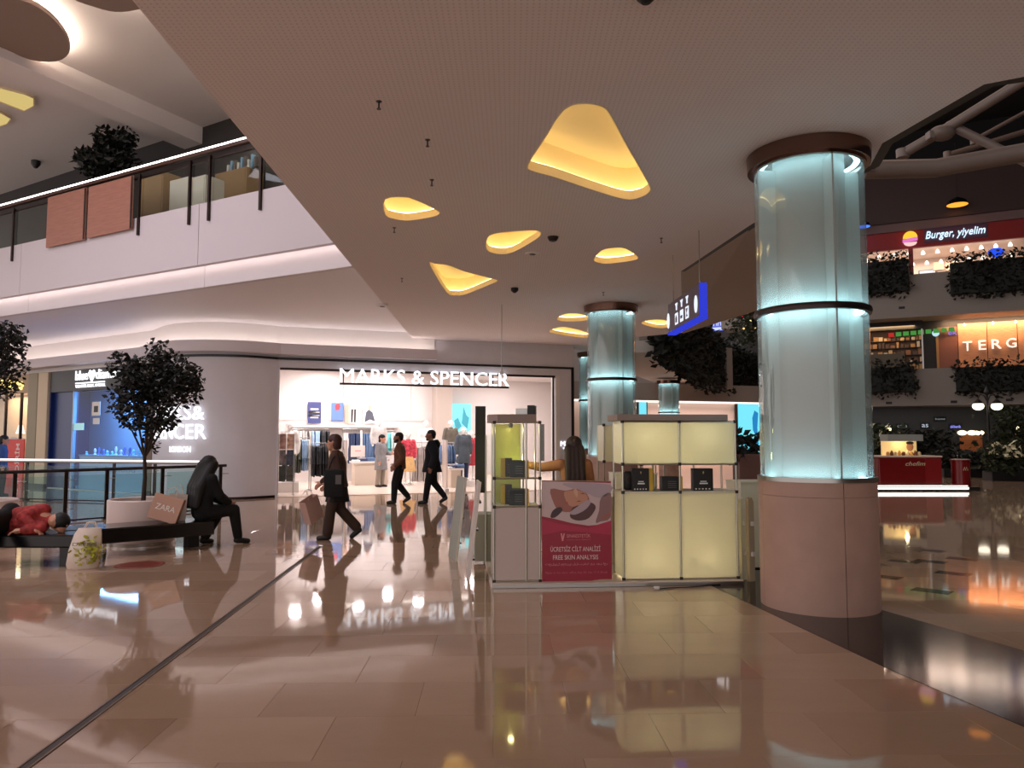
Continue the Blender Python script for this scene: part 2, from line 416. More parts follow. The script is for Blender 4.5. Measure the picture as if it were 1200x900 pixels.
# expansion joint
j0, j1 = PZ(20, 906, 0), PZ(376, 640, 0); jd = (j1-j0).normalized()
jt = MB()
for k, (wd, hh) in enumerate(((.06, .002),)): jt.obox(((j0+j1)/2), jd, (j1-j0).length, wd, -.004, hh)
jo = struct(jt.build('trim_2', mat('joint_rubber', (62, 50, 42), .6)), 'dark expansion joint running across the floor')
for s in (-1, 1):
    n = Vector((-jd.y, jd.x, 0))*s*.026
    MB().obox((j0+j1)/2 + n, jd, (j1-j0).length, .012, .002, .005).build('joint_edge', mat('joint_brass', (120, 98, 78), .4, .6), jo)
for (px, py) in ((1092, 692.5), (1117, 672), (1036, 676), (1090, 658), (1128, 655), (1090, 645), (1060, 658)):
    c = PZ(px, py, 0); s = .19
    MB().prism([(c.x-s*1.1, c.y+.04), (c.x+.06, c.y-s), (c.x+s*1.1, c.y-.04), (c.x-.06, c.y+s)], -.003, .002).build('inset', M_GRANITE, fl)

# ================================================================== LOW CEILING WITH RECESSES
REC = {
 'big': [(619,193),(640,160),(655,136),(668,124.5),(686,121.5),(705,125),(715,135),(735,172),(759,214),(761,224),(748,231.5),(730,232.5),(690,220.5),(650,207),(625,200)],
 'a': [(451.5,233.5),(474,231),(484.5,233.5),(500,240),(513,247),(514.5,250),(507,253.6),(480,258),(465,256.6),(452,251.5)],
 'b': [(571.5,278.5),(582,273.4),(605,271),(627,270),(633.6,273.4),(627,280.6),(600,295.6),(582,297),(570.6,292)],
 'c': [(504,310),(510,309),(525,310.6),(546,318.4),(579,327),(582,329.5),(573,333.5),(546,344.5),(534,346),(523.5,342.4)],
 'd': [(696,304),(705,293.5),(720,290.5),(733.5,291.4),(747.6,301.6),(738,305.5),(714,308.5),(702,307.6)],
 'e': [(654,372),(664,367.5),(681,368),(690,373),(681,376),(656,376)],
 'f': [(644,389),(655,383.5),(668,384),(690,390.5),(689,395.5),(670,394)],
 'g': [(752,379),(761,375),(778,375),(786,379),(782,383.5),(769,384)],
}
RLAB = {'big': 'large glowing rounded-triangle ceiling recess nearest the viewer', 'a': 'small glowing ceiling recess shaped like a teardrop, nearest the balcony',
 'b': 'glowing ceiling recess with a slanted right end, between the teardrop and the half-moon recess', 'c': 'glowing kite-shaped ceiling recess nearest the clothes shop',
 'd': 'glowing half-moon ceiling recess next to the hanging blue sign', 'e': 'glowing ceiling recess just before the second glass column, the nearer of two',
 'f': 'glowing ceiling recess just before the second glass column, the farther of two', 'g': 'small glowing ceiling recess between the second column and the blue sign'}
E0 = EA - UAX*12
m_w = VP(PZ(322, 583, 0), PD(672, 432, 23.25))         # clothes shop front: p0 at the curved corner
cbR = [PZ(1200, 90, CZ), PZ(1153, 99, CZ), PZ(1034, 168, CZ), PZ(1020, 194, CZ), PZ(882, 262, CZ), PZ(798, 318, CZ), PZ(800, 390, CZ), PZ(745, 395, CZ)]
wl = m_w.pt(m_w.len, .5); w0 = m_w.pt((EB-m_w.p0).dot(m_w.u), .5)
outer = [E0, EA, Vector((EB.x, EB.y, 0)), w0, wl, PZ(690, 413, CZ), PZ(738, 413, CZ), cbR[7], cbR[6], cbR[5], cbR[4], cbR[3], cbR[2], cbR[1], cbR[0],
         cbR[0] + (cbR[0]-cbR[1])*1.0, cbR[0] + Vector((3.2, -4, 0)), Vector((cbR[0].x+3.2, -8, 0)), Vector((E0.x, -8, 0))]
holes = {k: [Vector((p.x, p.y, 0)) for p in smooth_loop([PZ(x, y, CZ) for x, y in v], 3)] for k, v in REC.items()}
ce = struct(area_poly('ceiling', [outer] + list(holes.values()), CZ, M_CEIL), 'low perforated ceiling with glowing recesses over the hall')
# upper skin and the edge of the low ceiling slab
edge = MB(); edge.band([E0, EA, EB], offset_line([E0, EA, EB], .12), CZ+.002, CZ+.75)
edge.build('slab_edge', M_WHITE, ce)
eb2 = MB(); o2 = [cbR[5], cbR[4], cbR[3], cbR[2], cbR[1], cbR[0], outer[15]]
eb2.band(o2, offset_line(o2, -.1), CZ-.002, CZ+.7); eb2.build('opening_edge', M_BLACK, ce)
# folded facet beyond the crease, its shade put into a darker colour
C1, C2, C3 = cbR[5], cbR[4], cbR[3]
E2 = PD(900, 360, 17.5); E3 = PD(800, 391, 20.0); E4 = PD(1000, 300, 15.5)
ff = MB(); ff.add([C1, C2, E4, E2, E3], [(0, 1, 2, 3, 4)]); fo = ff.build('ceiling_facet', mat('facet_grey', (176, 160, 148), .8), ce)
for k, lp in holes.items():
    t = thing('recessed_light', RLAB[k], 'ceiling light', (lp[0].x, lp[0].y, CZ), 0, 'ceiling recesses')
    c0 = Vector((lp[0].x, lp[0].y, 0)); lo = [p-c0 for p in lp]
    big = k == 'big'; lip, top, out = (.10, .42, .14) if big else (.09, .36, .12)
    o1 = offset_loop(lo, .012); ow = offset_loop(lo, out); n = len(lo)
    MB().band([*o1, o1[0]], [*lo, lo[0]], -.004, lip).build('lip', M_CREAM, t)
    m = MB(); m.band([*ow, ow[0]], [*lo, lo[0]], lip-.01, lip); m.build('ledge', M_CREAM, t)
    m = MB(); m.ribbon([*ow, ow[0]], lip, top); m.build('cove_wall', M_CREAM, t, True)
    cp = area_poly('cove_top', [ow], top, M_CREAM, t)
    om = offset_loop(lo, out*.62); oi = offset_loop(lo, out*.38)
    m = MB(); m.band([*om, om[0]], [*oi, oi[0]], lip+.002, lip+.03); m.build('led_strip', M_LEDWARM, t)

# ================================================================== CLOTHES SHOP FRONT AND CURVED CORNER
WZ = CZ + .15
A = m_w.p0
plan = [Vector(A)] + [Vector((x, y, 0)) for x, y in ((-6.95, 19.70), (-7.75, 19.50), (-8.5, 19.62), (-9.2, 20.12), (-10.0, 21.1))]
plan[0] = Vector((A.x, A.y, 0))
curve = smooth_loop(plan, 5, closed=False)
left_end = curve[-1]
LSD = Vector((-16.1+10.0, 25-21.1, 0)).normalized()
sh_l = VP(left_end + LSD*13.0, left_end)                 # shops beyond the railing, local x from far end to the curved wall
full = [m_w.pt(5.6), m_w.pt(2.5)] + curve + [left_end + LSD*4, left_end + LSD*13]
W2 = struct(MB().band(curve, offset_line(curve, .3), 0, WZ).build('wall_corner', M_WALL, None, True), 'curved grey corner wall of the clothes shop')
base = [curve[k] for k in range(len(curve))]
MB().band(offset_line(base, -.012), base, 0, .06).build('kick_line', M_DARKSTEEL, W2)
wf = struct(MB().box(8.22, m_w.len, 0, .35, 0, WZ).build('wall_front', M_WALL, None, False, m_w.p0, m_w.ang), 'grey front wall of the clothes shop')
MB().box(.0, 8.22, 0, .35, 3.46, WZ).build('header', M_WALL, wf)
MB().box(0, .06, -.02, .35, 0, 3.46).build('jamb', M_WALL, wf); MB().box(8.10, 8.22, -.02, .35, 0, 3.46).build('jamb', M_WHITE, wf)
MB().box(.0, 8.1, .02, .10, 3.40, 3.46).build('door_track', M_DARKSTEEL, wf)
MB().box(8.02, 8.07, .04, .10, 0, 3.40).build('door_post', M_DARKSTEEL, wf)
# black line round the front
tl = [m_w.pt(m_w.len-.02), m_w.pt(4.0)] + curve + [left_end + LSD*.1]
bt = MB(); bt.band(offset_line(tl, -.03), offset_line(tl, .01), 3.67, 3.73)
bt.box(0, 0, 0, 0, 0, 0)
t1 = struct(bt.build('trim_3', M_BLACKTRIM), 'black line around the clothes shop front')
q = m_w.pt(m_w.len-.05, -.03); 
MB().obox(m_w.pt(m_w.len-.04, -.015), m_w.u, .08, .05, 0, 3.73).build('upright', M_BLACKTRIM, t1)
# lit cove: fascia, ledge, lamp
p_f = [m_w.pt((EB-m_w.p0).dot(m_w.u)+.1), m_w.pt(2.3)] + curve + [left_end + LSD*4, left_end + LSD*13]
SZ = 4.56
fas = struct(MB().band(offset_line(p_f, -.06), offset_line(p_f, .02), 4.0, SZ).build('wall_cove', M_WHITE, None, True), 'lit cove fascia above the shops')
led = offset_line(p_f, -.40); lo2 = offset_line(p_f, -.06)
st = struct(MB().band(led, lo2, 3.78, 4.02).build('trim_4', M_FASCIA, None, True), 'pale ledge band under the lit cove')
MB().band(led, offset_line(p_f, -.37), 4.02, 4.06).build('ledge_lip', M_FASCIA, st)
MB().band(offset_line(p_f, -.30), offset_line(p_f, -.25), 4.022, 4.045).build('led_strip', M_LEDCREAM, st)
# soffit of the gallery above
B0, B1 = PZ(0, 349, 4.9), PZ(320, 296, 4.9)
_bd = Vector((B1.x-B0.x, B1.y-B0.y, 0)).normalized()
_t = ((EA-B0).dot(NAX) - .14) / _bd.dot(NAX)
bal = VP(B0 + (B0-B1)*1.0, B0 + _bd*_t)
sof = [bal.pt(-2, .3), bal.pt(bal.len, .3), Vector((EB.x+.3, EB.y, 0)), m_w.pt(4.0, .2), m_w.pt(2.3, .2)] + offset_line(curve, .2) + [left_end+LSD*13+Vector((0, .5, 0))]
struct(area_poly('ceiling_gallery', [sof], SZ, M_SOFFIT), 'pale soffit under the upper gallery')

# ================================================================== UPPER GALLERY (left)
gw = thing('wall_gallery', 'lilac white edge panels of the upper gallery', None, bal.p0, bal.ang); struct(gw)
js = sorted([bal.hit(233, 260)[0], 0, bal.len] + [bal.hit(233, 260)[0]-6.2*k for k in (1, 2)])
for k in range(len(js)-1):
    if js[k+1]-js[k] > .1: MB().box(js[k]+.008, js[k+1]-.008, 0, .12, 4.9, 6.1).build('panel', M_FASCIA, gw)
js2 = [bal.hit(240, 320, .3)[0]]; xs = sorted([0, bal.len, js2[0], js2[0]-6.2, js2[0]+5.0])
for k in range(len(xs)-1):
    if xs[k+1] > xs[k]+.1: MB().box(xs[k]+.006, xs[k+1]-.006, .3, .42, SZ-.02, 5.3).build('panel', M_FASCIA, gw)
MB().box(0, bal.len, .16, .20, 4.97, 4.99).build('led_strip', M_LEDCREAM, gw)
MB().box(0, bal.len, .02, 7.0, 5.95, 6.08).build('gallery_slab', M_DIMGREY, gw)
MB().box(0, bal.len, .12, .32, 5.0, 5.2).build('led_housing', M_BLACK, gw)
_g0, _g1 = PZ(0, 228, 9.45), PZ(190, 165, 9.45); gb = VP(_g0 + (_g0-_g1)*.8, _g1 + (_g1-_g0)*1.2)
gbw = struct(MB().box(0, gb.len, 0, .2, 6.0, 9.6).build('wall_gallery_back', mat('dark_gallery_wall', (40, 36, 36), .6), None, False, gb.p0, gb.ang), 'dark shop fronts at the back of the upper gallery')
M_UP = mat('upper_ceiling', (232, 224, 222), .7)
uc = struct(MB().box(-34, EB.x+6, -8, 34, 9.45, 9.6).build('ceiling_atrium', M_UP), 'high pale ceiling of the atrium')
bm0, bm1 = PZ(-60, 52, 9.0), PZ(225, 172, 9.0); bd = (bm1-bm0).normalized()
MB().obox((bm0+bm1)/2 + bd*2, bd, (bm1-bm0).length+10, .7, 9.02, 9.46).build('beam', M_UP, uc)
# lower ceiling strip along the gallery back
rq = [PZ(*q, 9.44) for q in ((-40, 92), (0, 101), (30, 109), (39, 113), (39, 122), (28, 128), (0, 117), (-40, 100))]
def halo_disc(name, label, pts, z, grp):
    c = sum(pts, Vector())/len(pts); lp = [Vector((p.x-c.x, p.y-c.y, 0)) for p in smooth_loop(pts, 3)]
    t = thing(name, label, 'ceiling light', (c.x, c.y, 9.45), 0, grp)
    MB().prism([(p.x, p.y) for p in lp], z-9.45, z-9.45+.09).build('disc', mat('disc_taupe', (150, 128, 116), .7), t)
    i1 = offset_loop(lp, -.20); i2 = offset_loop(lp, -.27)
    MB().band([*i1, i1[0]], [*i2, i2[0]], z-9.45+.092, z-9.45+.12).build('led_strip', glow('led_halo', (255, 236, 214), 80.0), t)
    i3 = offset_loop(lp, -.5)
    MB().prism([(p.x, p.y) for p in i3], z-9.45+.09, 0).build('mount', M_UP, t)
halo_disc('halo_light', 'large taupe disc with a bright halo under the atrium ceiling', [PZ(x, y, 9.2) for x, y in ((-70, 30), (-40, 2), (0, -4), (35, 4), (62, 22), (79, 45), (81, 62), (66, 72), (35, 70), (0, 55), (-40, 44))], 9.2, 'halo discs')
halo_disc('halo_light', 'taupe ceiling disc cut by the top edge of the picture', [PZ(x, y, 9.2) for x, y in ((84, -4), (100, -30), (150, -36), (190, -18), (180, 4), (158, 12), (135, 14), (110, 8))], 9.2, 'halo discs')
yr = thing('recessed_light', 'yellow lit ceiling slot beside the beam of the atrium', 'ceiling light', rq[0])
lp = [Vector((p.x-rq[0].x, p.y-rq[0].y, 0)) for p in rq]
MB().prism([(p.x, p.y) for p in lp], -.03, .0).build('panel', glow('slot_yellow', (232, 205, 130), .75), yr)
yl = offset_loop(lp, .03); MB().band([*yl, yl[0]], [*lp, lp[0]], -.05, .0).build('frame', M_CREAM, yr)
rq2 = [PZ(*q, 9.44) for q in ((-40, 112), (0, 130), (12, 137), (8, 143), (0, 146), (-40, 130))]
yr2 = thing('recessed_light', 'second yellow ceiling slot at the edge of the picture', 'ceiling light', rq2[0])
lp = [Vector((p.x-rq2[0].x, p.y-rq2[0].y, 0)) for p in rq2]
MB().prism([(p.x, p.y) for p in lp], -.03, .0).build('panel', MATS['slot_yellow'], yr2)
yl = offset_loop(lp, .03); MB().band([*yl, yl[0]], [*lp, lp[0]], -.05, .0).build('frame', M_CREAM, yr2)
# balustrade
rl = thing('balustrade', 'glass balustrade with a glowing handrail along the upper gallery', 'railing', bal.p0, bal.ang)
xs = [0] + [bal.hit(x, 240)[0] for x in (18, 164, 223, 246, 306)] + [bal.len]
MB().box(0, bal.len, -.04, .05, 7.06, 7.13).build('handrail', mat('rail_wood', (72, 40, 30), .4), rl)
MB().box(0, bal.len, -.042, -.01, 7.131, 7.165).build('led_strip', M_LEDWHITE, rl)
MB().box(0, bal.len, 0, .06, 6.93, 6.97).build('rail_tube', M_DARKSTEEL, rl)
for k, x in enumerate(xs[1:-1]):
    MB().box(x-.025, x+.025, -.045, .0, 5.72, 7.0).build('post', M_DARKSTEEL, rl)
for k in range(len(xs)-1):
    if xs[k+1]-xs[k] > .12: MB().box(xs[k]+.04, xs[k+1]-.04, .01, .022, 6.1, 6.92).build('pane', M_GLASS, rl)
M_PWOOD = wood_mat('pink_wood', (160, 108, 92), (172, 118, 100))
for (xa, xb, lab) in ((59, 104.5, 'pinkish wooden panel hung on the upper balustrade, farther from the ceiling edge'), (106.5, 159, 'pinkish wooden panel hung on the upper balustrade, nearer the ceiling edge')):
    s0, s1 = bal.hit(xa, 260)[0], bal.hit(xb, 240)[0]; zb = bal.hit(xa, 291 if xa < 100 else 280)[1]; zt = bal.hit(xa, 233 if xa < 100 else 221)[1]
    wp = thing('wood_panel', lab, 'panel', bal.pt(s0, -.05, zb), bal.ang, 'wooden panels on the balustrade')
    MB().box(0, s1-s0, -.03, 0, 0, zt-zb, .006).build('board', M_PWOOD, wp)
    MB().box(s1-s0-.06, s1-s0, -.032, -.03, .01, zt-zb-.01).build('edge_strip', M_DARKSTEEL, wp)
# shop contents seen through the upper balustrade
def gbox(label, px0, px1, py0, py1, off, m, name, cat):
    s0, z1 = bal.hit(px0, py0, off); s1, z0 = bal.hit(px1, py1, off); z0 = max(6.08, min(z0, z1-.2))
    z0 = 6.08
    t = thing(name, label, cat, bal.pt(s0, off, z0), bal.ang)
    MB().box(0, s1-s0, 0, .5, 0, z1-z0, .01).build('carcass', m, t)
    MB().box(.03, s1-s0-.03, -.012, 0, .05, z1-z0-.05).build('front', m, t)
    return t
gbox('tan wooden cabinet behind the upper balustrade', 166, 190, 207, 245, 1.0, mat('tan_wood', (150, 118, 80), .6, emit=(150, 118, 80), es=.0), 'cabinet', 'cabinet')
gbox('cream counter behind the upper balustrade beside a tan cabinet', 199, 221, 212, 240, 1.0, mat('cream_counter', (224, 216, 200), .6), 'counter', 'counter')
gbox('narrow cream counter behind the upper balustrade', 226, 240, 208, 236, 1.0, MATS['cream_counter'], 'counter', 'counter')
bs = gbox('tan shelf behind the upper balustrade with goods on top', 252, 288, 204, 232, 2.2, MATS['tan_wood'], 'shelf', 'shelf')
for k in range(9):
    s0, z0 = bal.hit(262+4.0*k, 212, 2.2); h = .18+.14*random.random()
    tk = tag(MB().box(-.03, .03, -.05, .05, 0, h, .008).build('package', mat('pk%d' % (k % 3), [(210, 205, 200), (120, 160, 190), (90, 80, 76)][k % 3], .5), None, False, bal.pt(s0, 2.35, bs.location.z + [v for v in (bs.children[0].bound_box[1][2],)][0]), bal.ang),
        'small upright package on the shelf behind the upper balustrade', 'package', 'packages on the upper shelf')
area_light('atrium_high_lamp', (-10.5, 9.0, 9.3), 6, 6, 420, (248, 242, 255))  # fill light without a fixture, added to brighten the left side
area_light('gallery_lamp', bal.pt(bal.hit(210, 220)[0], 2.5, 8.9), 2.5, 1.0, 30, (255, 235, 215), (0, 0, bal.ang))
# ================================================================== LIT GLASS COLUMNS
M_STONE = mat('pink_stone', (182, 148, 134), .5, vary=.06, vscale=4)
M_COLGLASS = glass('column_glass', (234, 238, 238), body=.13, bodycol=(205, 208, 206), trans=.18, refl=.07, rough=.03)
M_CORE = mat('column_core', (196, 198, 190), .6)
M_LEDCYAN = glow('led_cyan', (176, 226, 240), 14.0)
def column(label, x, y, spin, r=.523, detail=True):
    t = thing('column', label, 'column', (x, y, 0), spin, 'lit glass columns')
    n = 14
    def arc(a0, a1, rr): return [Vector((rr*math.cos(a0+(a1-a0)*k/n), rr*math.sin(a0+(a1-a0)*k/n), 0)) for k in range(n+1)]
    g = .006
    for k in range(4):
        a0, a1 = math.pi/2*k, math.pi/2*(k+1)
        MB().band(arc(a0+g, a1-g, r+.012), arc(a0+g, a1-g, r-.02), 0, 1.05).build('stone_panel', M_STONE, t, True)
        MB().band(arc(a0+g, a1-g, r+.012), arc(a0+g, a1-g, r-.02), 1.053, 1.19).build('stone_panel', M_STONE, t, True)
    MB().lathe([(.3, 0), (r-.022, 0), (r-.022, 1.195), (.3, 1.195)], 40, close=True).build('plinth_core', M_DARKSTEEL, t, True)
    for (z0, z1, l0, l1) in ((1.20, 2.79, 1.205, 2.798), (2.82, 4.235, 2.822, 4.278)):
        for k in range(4):
            a0, a1 = math.pi/2*k, math.pi/2*(k+1)
            MB().ribbon(arc(a0+.003, a1-.003, r-.012), z0, z1).build('glass_panel', M_COLGLASS, t, True)
        for zz in (l0, l1):
            MB().lathe([(r-.10, zz-.006), (r-.05, zz-.006), (r-.05, zz+.006), (r-.10, zz+.006)], 32, close=True).build('lamp_ring', M_LEDCYAN, t)
    MB().lathe([(.001, 4.388), (r+.055, 4.388), (r+.055, 4.396), (.001, 4.396)], 40, close=True).build('light_stop', M_DARKSTEEL, t)  # added disc that stops lamp light leaking out of the top
    MB().lathe([(r-.19, 1.19), (r-.19, 4.387)], 40).build('inner_core', M_CORE, t, True)
    for a in (0, math.pi/2, math.pi, 3*math.pi/2):
        MB().box(-.008, .008, r-.19, r-.014, 1.2, 4.23).build('rib', M_CORE, t, False, (0, 0, 0), a - math.pi/2)
    MB().lathe([(r-.03, 1.185), (r+.02, 1.185), (r+.02, 1.225), (r-.03, 1.225)], 48, close=True).build('ring', M_STEEL, t, True)
    MB().lathe([(r-.03, 2.775), (r+.015, 2.775), (r+.022, 2.805), (r+.015, 2.835), (r-.03, 2.835)], 48, close=True).build('ring', M_DARKSTEEL, t, True)
    MB().lathe([(r-.03, 4.23), (r+.01, 4.23), (r+.01, 4.25), (r+.05, 4.25), (r+.06, 4.395), (r-.03, 4.395)], 48, close=True).build('collar', M_BRONZE, t, True)
    return t
def col_pos(px, D):
    a = math.atan((px-600)/F); return D*math.sin(a), D*math.cos(a)
pf = PZ(961, 723, 0); D1 = math.hypot(pf.x, pf.y) + .53
a1 = math.atan2(pf.y, pf.x); c1 = (D1*math.cos(a1), D1*math.sin(a1))
column('wide glowing glass column on a pink stone base nearest the viewer', *c1, a1 + math.pi + R(25))
column('glowing glass column standing just behind the display kiosk', *col_pos(717, 16.3), R(200))
column('glowing glass column half hidden behind the second column', *col_pos(697, 25.4), R(200))
column('farthest small glowing glass column seen above the kiosk roof', *col_pos(784, 38.5), R(190))

# ================================================================== KIOSK
kp0 = PZ(576, 690, 0); KR = R(4.5)
K = VP(kp0, kp0 + Vector((math.cos(KR), math.sin(KR), 0)))
def kat(x, y, z=0): return K.pt(x, y, z)
M_ALU = mat('aluminium_bar', (190, 186, 172), .3, .9)
M_JOINT = mat('dark_connector', (40, 36, 32), .5)
M_LITPANEL = glass('lit_cream_panel', (10, 10, 8), body=.5, bodycol=(246, 244, 228), trans=.495, refl=.02, rough=.3)
M_GREYPANEL = mat('pale_grey_panel', (206, 190, 184), .45)
M_ROOF = mat('taupe_roof', (150, 132, 124), .6)
M_KWHITE = mat('kiosk_white', (236, 232, 214), .5)
M_CLEAR = glass('showcase_glass', (248, 251, 249), refl=.03)
M_GOLD = mat('gold_card', (206, 168, 52), .4, .2); M_CARD = mat('black_card', (26, 25, 25), .5); M_BROWNCARD = mat('brown_card', (66, 48, 40), .5)
M_PRINTW = mat('white_print', (235, 232, 226), .6)
PF = .05
pl = thing('kiosk_platform', 'low pale platform under the display kiosk', 'platform', kat(0, 0), KR)
MB().box(0, K.hit(872, 684)[0], 0, 2.15, 0, PF, .006).build('deck', mat('platform_pale', (214, 200, 188), .4), pl)
MB().box(.005, K.hit(872, 684)[0]-.005, -.004, 0, .004, PF-.012).build('edge_strip', M_STEEL, pl)
def bars(t, pts, r=.011, name='bar'):
    for p, q in pts: MB().tube([p, q], r, 8).build(name, M_ALU, t)
def joints(t, pts, s=.017):
    for p in pts: MB().box(p[0]-s, p[0]+s, p[1]-s, p[1]+s, p[2]-s, p[2]+s, .004).build('connector', M_JOINT, t)
# --- right display counter
OF = .09; kx0 = K.hit(731, 682, OF)[0]; kx1 = K.hit(865, 681, OF)[0]; W = kx1-kx0; DP = .46
zt = K.hit(731, 577, OF)[1]; zu = K.hit(731, 544, OF)[1]; zc = K.hit(731, 494, OF)[1]; zr = K.hit(731, 485.5, OF)[1]
dc = thing('display_counter', 'glowing cream display counter with two lit panels above and below a shelf', 'display', kat(kx0, OF, PF), KR)
Z = lambda z: z-PF
mid = W*.5
for xa, xb in ((.012, mid-.008), (mid+.008, W-.012)):
    MB().box(xa, xb, .0, .012, .02, Z(zt)-.012).build('lower_panel', M_LITPANEL, dc)
    MB().box(xa, xb, .0, .012, Z(zu)+.012, Z(zc)-.012).build('upper_panel', M_LITPANEL, dc)
for xa in (.0, W-.012):
    MB().box(xa, xa+.012, .014, DP, .02, Z(zt)-.012).build('side_panel', M_LITPANEL, dc)
    MB().box(xa, xa+.012, .014, DP, Z(zu)+.012, Z(zc)-.012).build('side_panel', M_LITPANEL, dc)
MB().box(.01, W-.01, DP-.012, DP, .02, Z(zt)-.012).build('back_panel', M_KWHITE, dc)
MB().box(.01, W-.01, DP-.012, DP, Z(zu)+.012, Z(zc)-.012).build('back_panel', M_KWHITE, dc)
MB().box(-.01, W+.01, -.012, DP+.01, Z(zt)-.012, Z(zt)+.008, .004).build('shelf_top', M_KWHITE, dc)
MB().box(.0, W, .0, DP, Z(zu), Z(zu)+.01).build('upper_floor', M_KWHITE, dc)
MB().box(-.06, W-.09, -.03, DP+.05, Z(zc)+.012, Z(zr), .004).build('roof', M_ROOF, dc)
MB().box(.0, W, .0, DP, Z(zc), Z(zc)+.012).build('roof_board', M_KWHITE, dc)
B = []; J = []
for x in (0, mid, W):
    B.append(((x, 0, 0), (x, 0, Z(zc)))); 
    for z in (.012, Z(zt), Z(zu), Z(zc)): J.append((x, -.002, z))
for x in (0, W): B.append(((x, DP, 0), (x, DP, Z(zc))))
B.append(((W*.74, DP, Z(zt)), (W*.74, DP, Z(zu)))); B.append(((W*.36, DP, Z(zt)), (W*.36, DP, Z(zu))))
for z in (.008, Z(zt), Z(zu), Z(zc)):
    B.append(((0, 0, z), (W, 0, z)))
bars(dc, B); joints(dc, J)
for k, fx in enumerate((.23, .74)):
    p = kat(kx0+W*fx, OF+.11, PF+Z(zc)-.15); point_light('counter_lamp', p, 4.2, (255, 242, 206), .03)
    p = kat(kx0+W*fx+.02, OF+.12, PF+.24); point_light('counter_lamp', p, 4.6, (255, 240, 202), .03)
    MB().lathe([(.035, 0), (.045, .05), (.01, .06)], 16, (W*fx, .11, Z(zc)-.06)).build('lamp', M_STEEL, dc, True)
    MB().lathe([(.01, 0), (.045, .01), (.035, .06)], 16, (W*fx+.02, .12, .07)).build('lamp', M_STEEL, dc, True)
# --- left display tower
ox0 = K.hit(579, 684, OF)[0]; ox1 = K.hit(633, 684, OF)[0]; TWd = ox1-ox0
tz1 = K.hit(600, 594, OF)[1]; tz2 = K.hit(600, 560.5, OF)[1]; tz3 = K.hit(600, 495, OF)[1]; tz4 = K.hit(600, 485.5, OF)[1]
dt = thing('display_tower', 'glass display tower on a grey cabinet with a taupe roof slab', 'display', kat(ox0, OF, PF), KR)
MB().box(.01, TWd-.01, 0, .012, .02, Z(tz1)-.012).build('front_panel', M_GREYPANEL, dt)
for xa in (0, TWd-.012): MB().box(xa, xa+.012, .014, DP, .02, Z(tz1)-.012).build('side_panel', M_GREYPANEL, dt)
MB().box(.0, TWd, 0, DP, Z(tz1)-.012, Z(tz1)+.006).build('cabinet_top', M_KWHITE, dt)
MB().box(.012, TWd-.012, .012, DP-.012, Z(tz2)-.006, Z(tz2)+.004).build('glass_shelf', M_CLEAR, dt)
MB().box(.0, TWd, .0, .012, Z(tz2)-.008, Z(tz2)+.008).build('shelf_edge', M_ALU, dt)
MB().box(.02, TWd*.66, DP-.02, DP-.01, Z(tz1)+.01, Z(tz3)-.01).build('lit_back', glass('lime_lit_panel', (10, 10, 8), body=.55, bodycol=(222, 222, 150), trans=.44, refl=.02), dt)
for xa in (.002,): MB().box(xa, xa+.006, .014, DP-.014, Z(tz1)+.01, Z(tz3)-.01).build('pane', M_CLEAR, dt)
MB().box(.012, TWd*.70, .003, .009, Z(tz1)+.01, Z(tz3)-.012).build('pane', M_CLEAR, dt)
MB().prism([(-.06, .10), (.03, -.03), (TWd-.04, -.03), (TWd-.04, DP), (-.06, DP)], Z(tz3), Z(tz4)).build('roof', M_ROOF, dt)
B = []; J = []
for (x, y) in ((0, 0), (0, DP), (TWd, DP), (TWd*.70, 0), (TWd*.72, DP), (TWd, 0)):
    B.append(((x, y, .0), (x, y, Z(tz3) - (.03 if x == TWd and y == 0 else 0))))
for z in (.008, Z(tz1), Z(tz2), Z(tz3)):
    B += [((0, 0, z), (TWd, 0, z)), ((0, 0, z), (0, DP, z))]
    J += [(0, -.002, z), (TWd, -.002, z)]
bars(dt, B, .010); joints(dt, J)
point_light('tower_lamp', kat(ox0+.2, OF+.25, PF+Z(tz3)-.08), 1.0, (255, 232, 150), .03)
point_light('tower_lamp', kat(ox0+.25, OF+DP+.12, PF+1.3), 3.6, (250, 248, 170), .05)
MB().lathe([(.02, 0), (.03, .04), (.01, .05)], 16, (.2, .25, Z(tz3)-.055)).build('lamp', M_STEEL, dt, True)
# --- goods
def product(label, px0, px1, py0, py1, off, zbase, side='right', print_=True, m=None, grp='boxed goods on the kiosk'):
    s0 = K.hit(px0, py1, off)[0]; s1 = K.hit(px1, py1, off)[0]; h = K.hit(px0, py0, off)[1]-zbase; wd = s1-s0
    t = thing('product_box', label, 'box', kat(s0, off, zbase), KR, grp)
    g = .045
    ca = MB().box(0, wd, 0, .10, 0, h, .003).build('carton', m or M_CARD, t)
    if side == 'right': MB().box(wd-.0, wd+g, .0, .10, 0, h, .003).build('gold_side', M_GOLD, t)
    elif side == 'left': MB().box(-g, 0, .0, .10, 0, h, .003).build('gold_side', M_GOLD, t)
    if print_:
        MB().box(wd*.3, wd*.72, -.002, 0, h*.30, h*.36).build('print', M_PRINTW, ca)
        MB().box(wd*.34, wd*.66, -.002, 0, h*.40, h*.44).build('print', M_PRINTW, ca)
        for k in range(5): MB().box(wd*(.08+.17*k), wd*(.16+.17*k), -.002, 0, h*.06, h*.11).build('print', M_PRINTW, ca)
        MB().prism_y([(wd*.5, h*.74), (wd*.54, h*.83), (wd*.5, h*.88), (wd*.46, h*.83)], -.002, 0).build('print', mat('pale_gold', (200, 180, 120), .5), ca)
    else:
        for k in range(4): MB().box(wd*.35, wd*.86, -.002, 0, h*(.22+.14*k), h*(.25+.14*k)).build('print', mat('dim_print', (120, 116, 112), .6), ca)
    return t
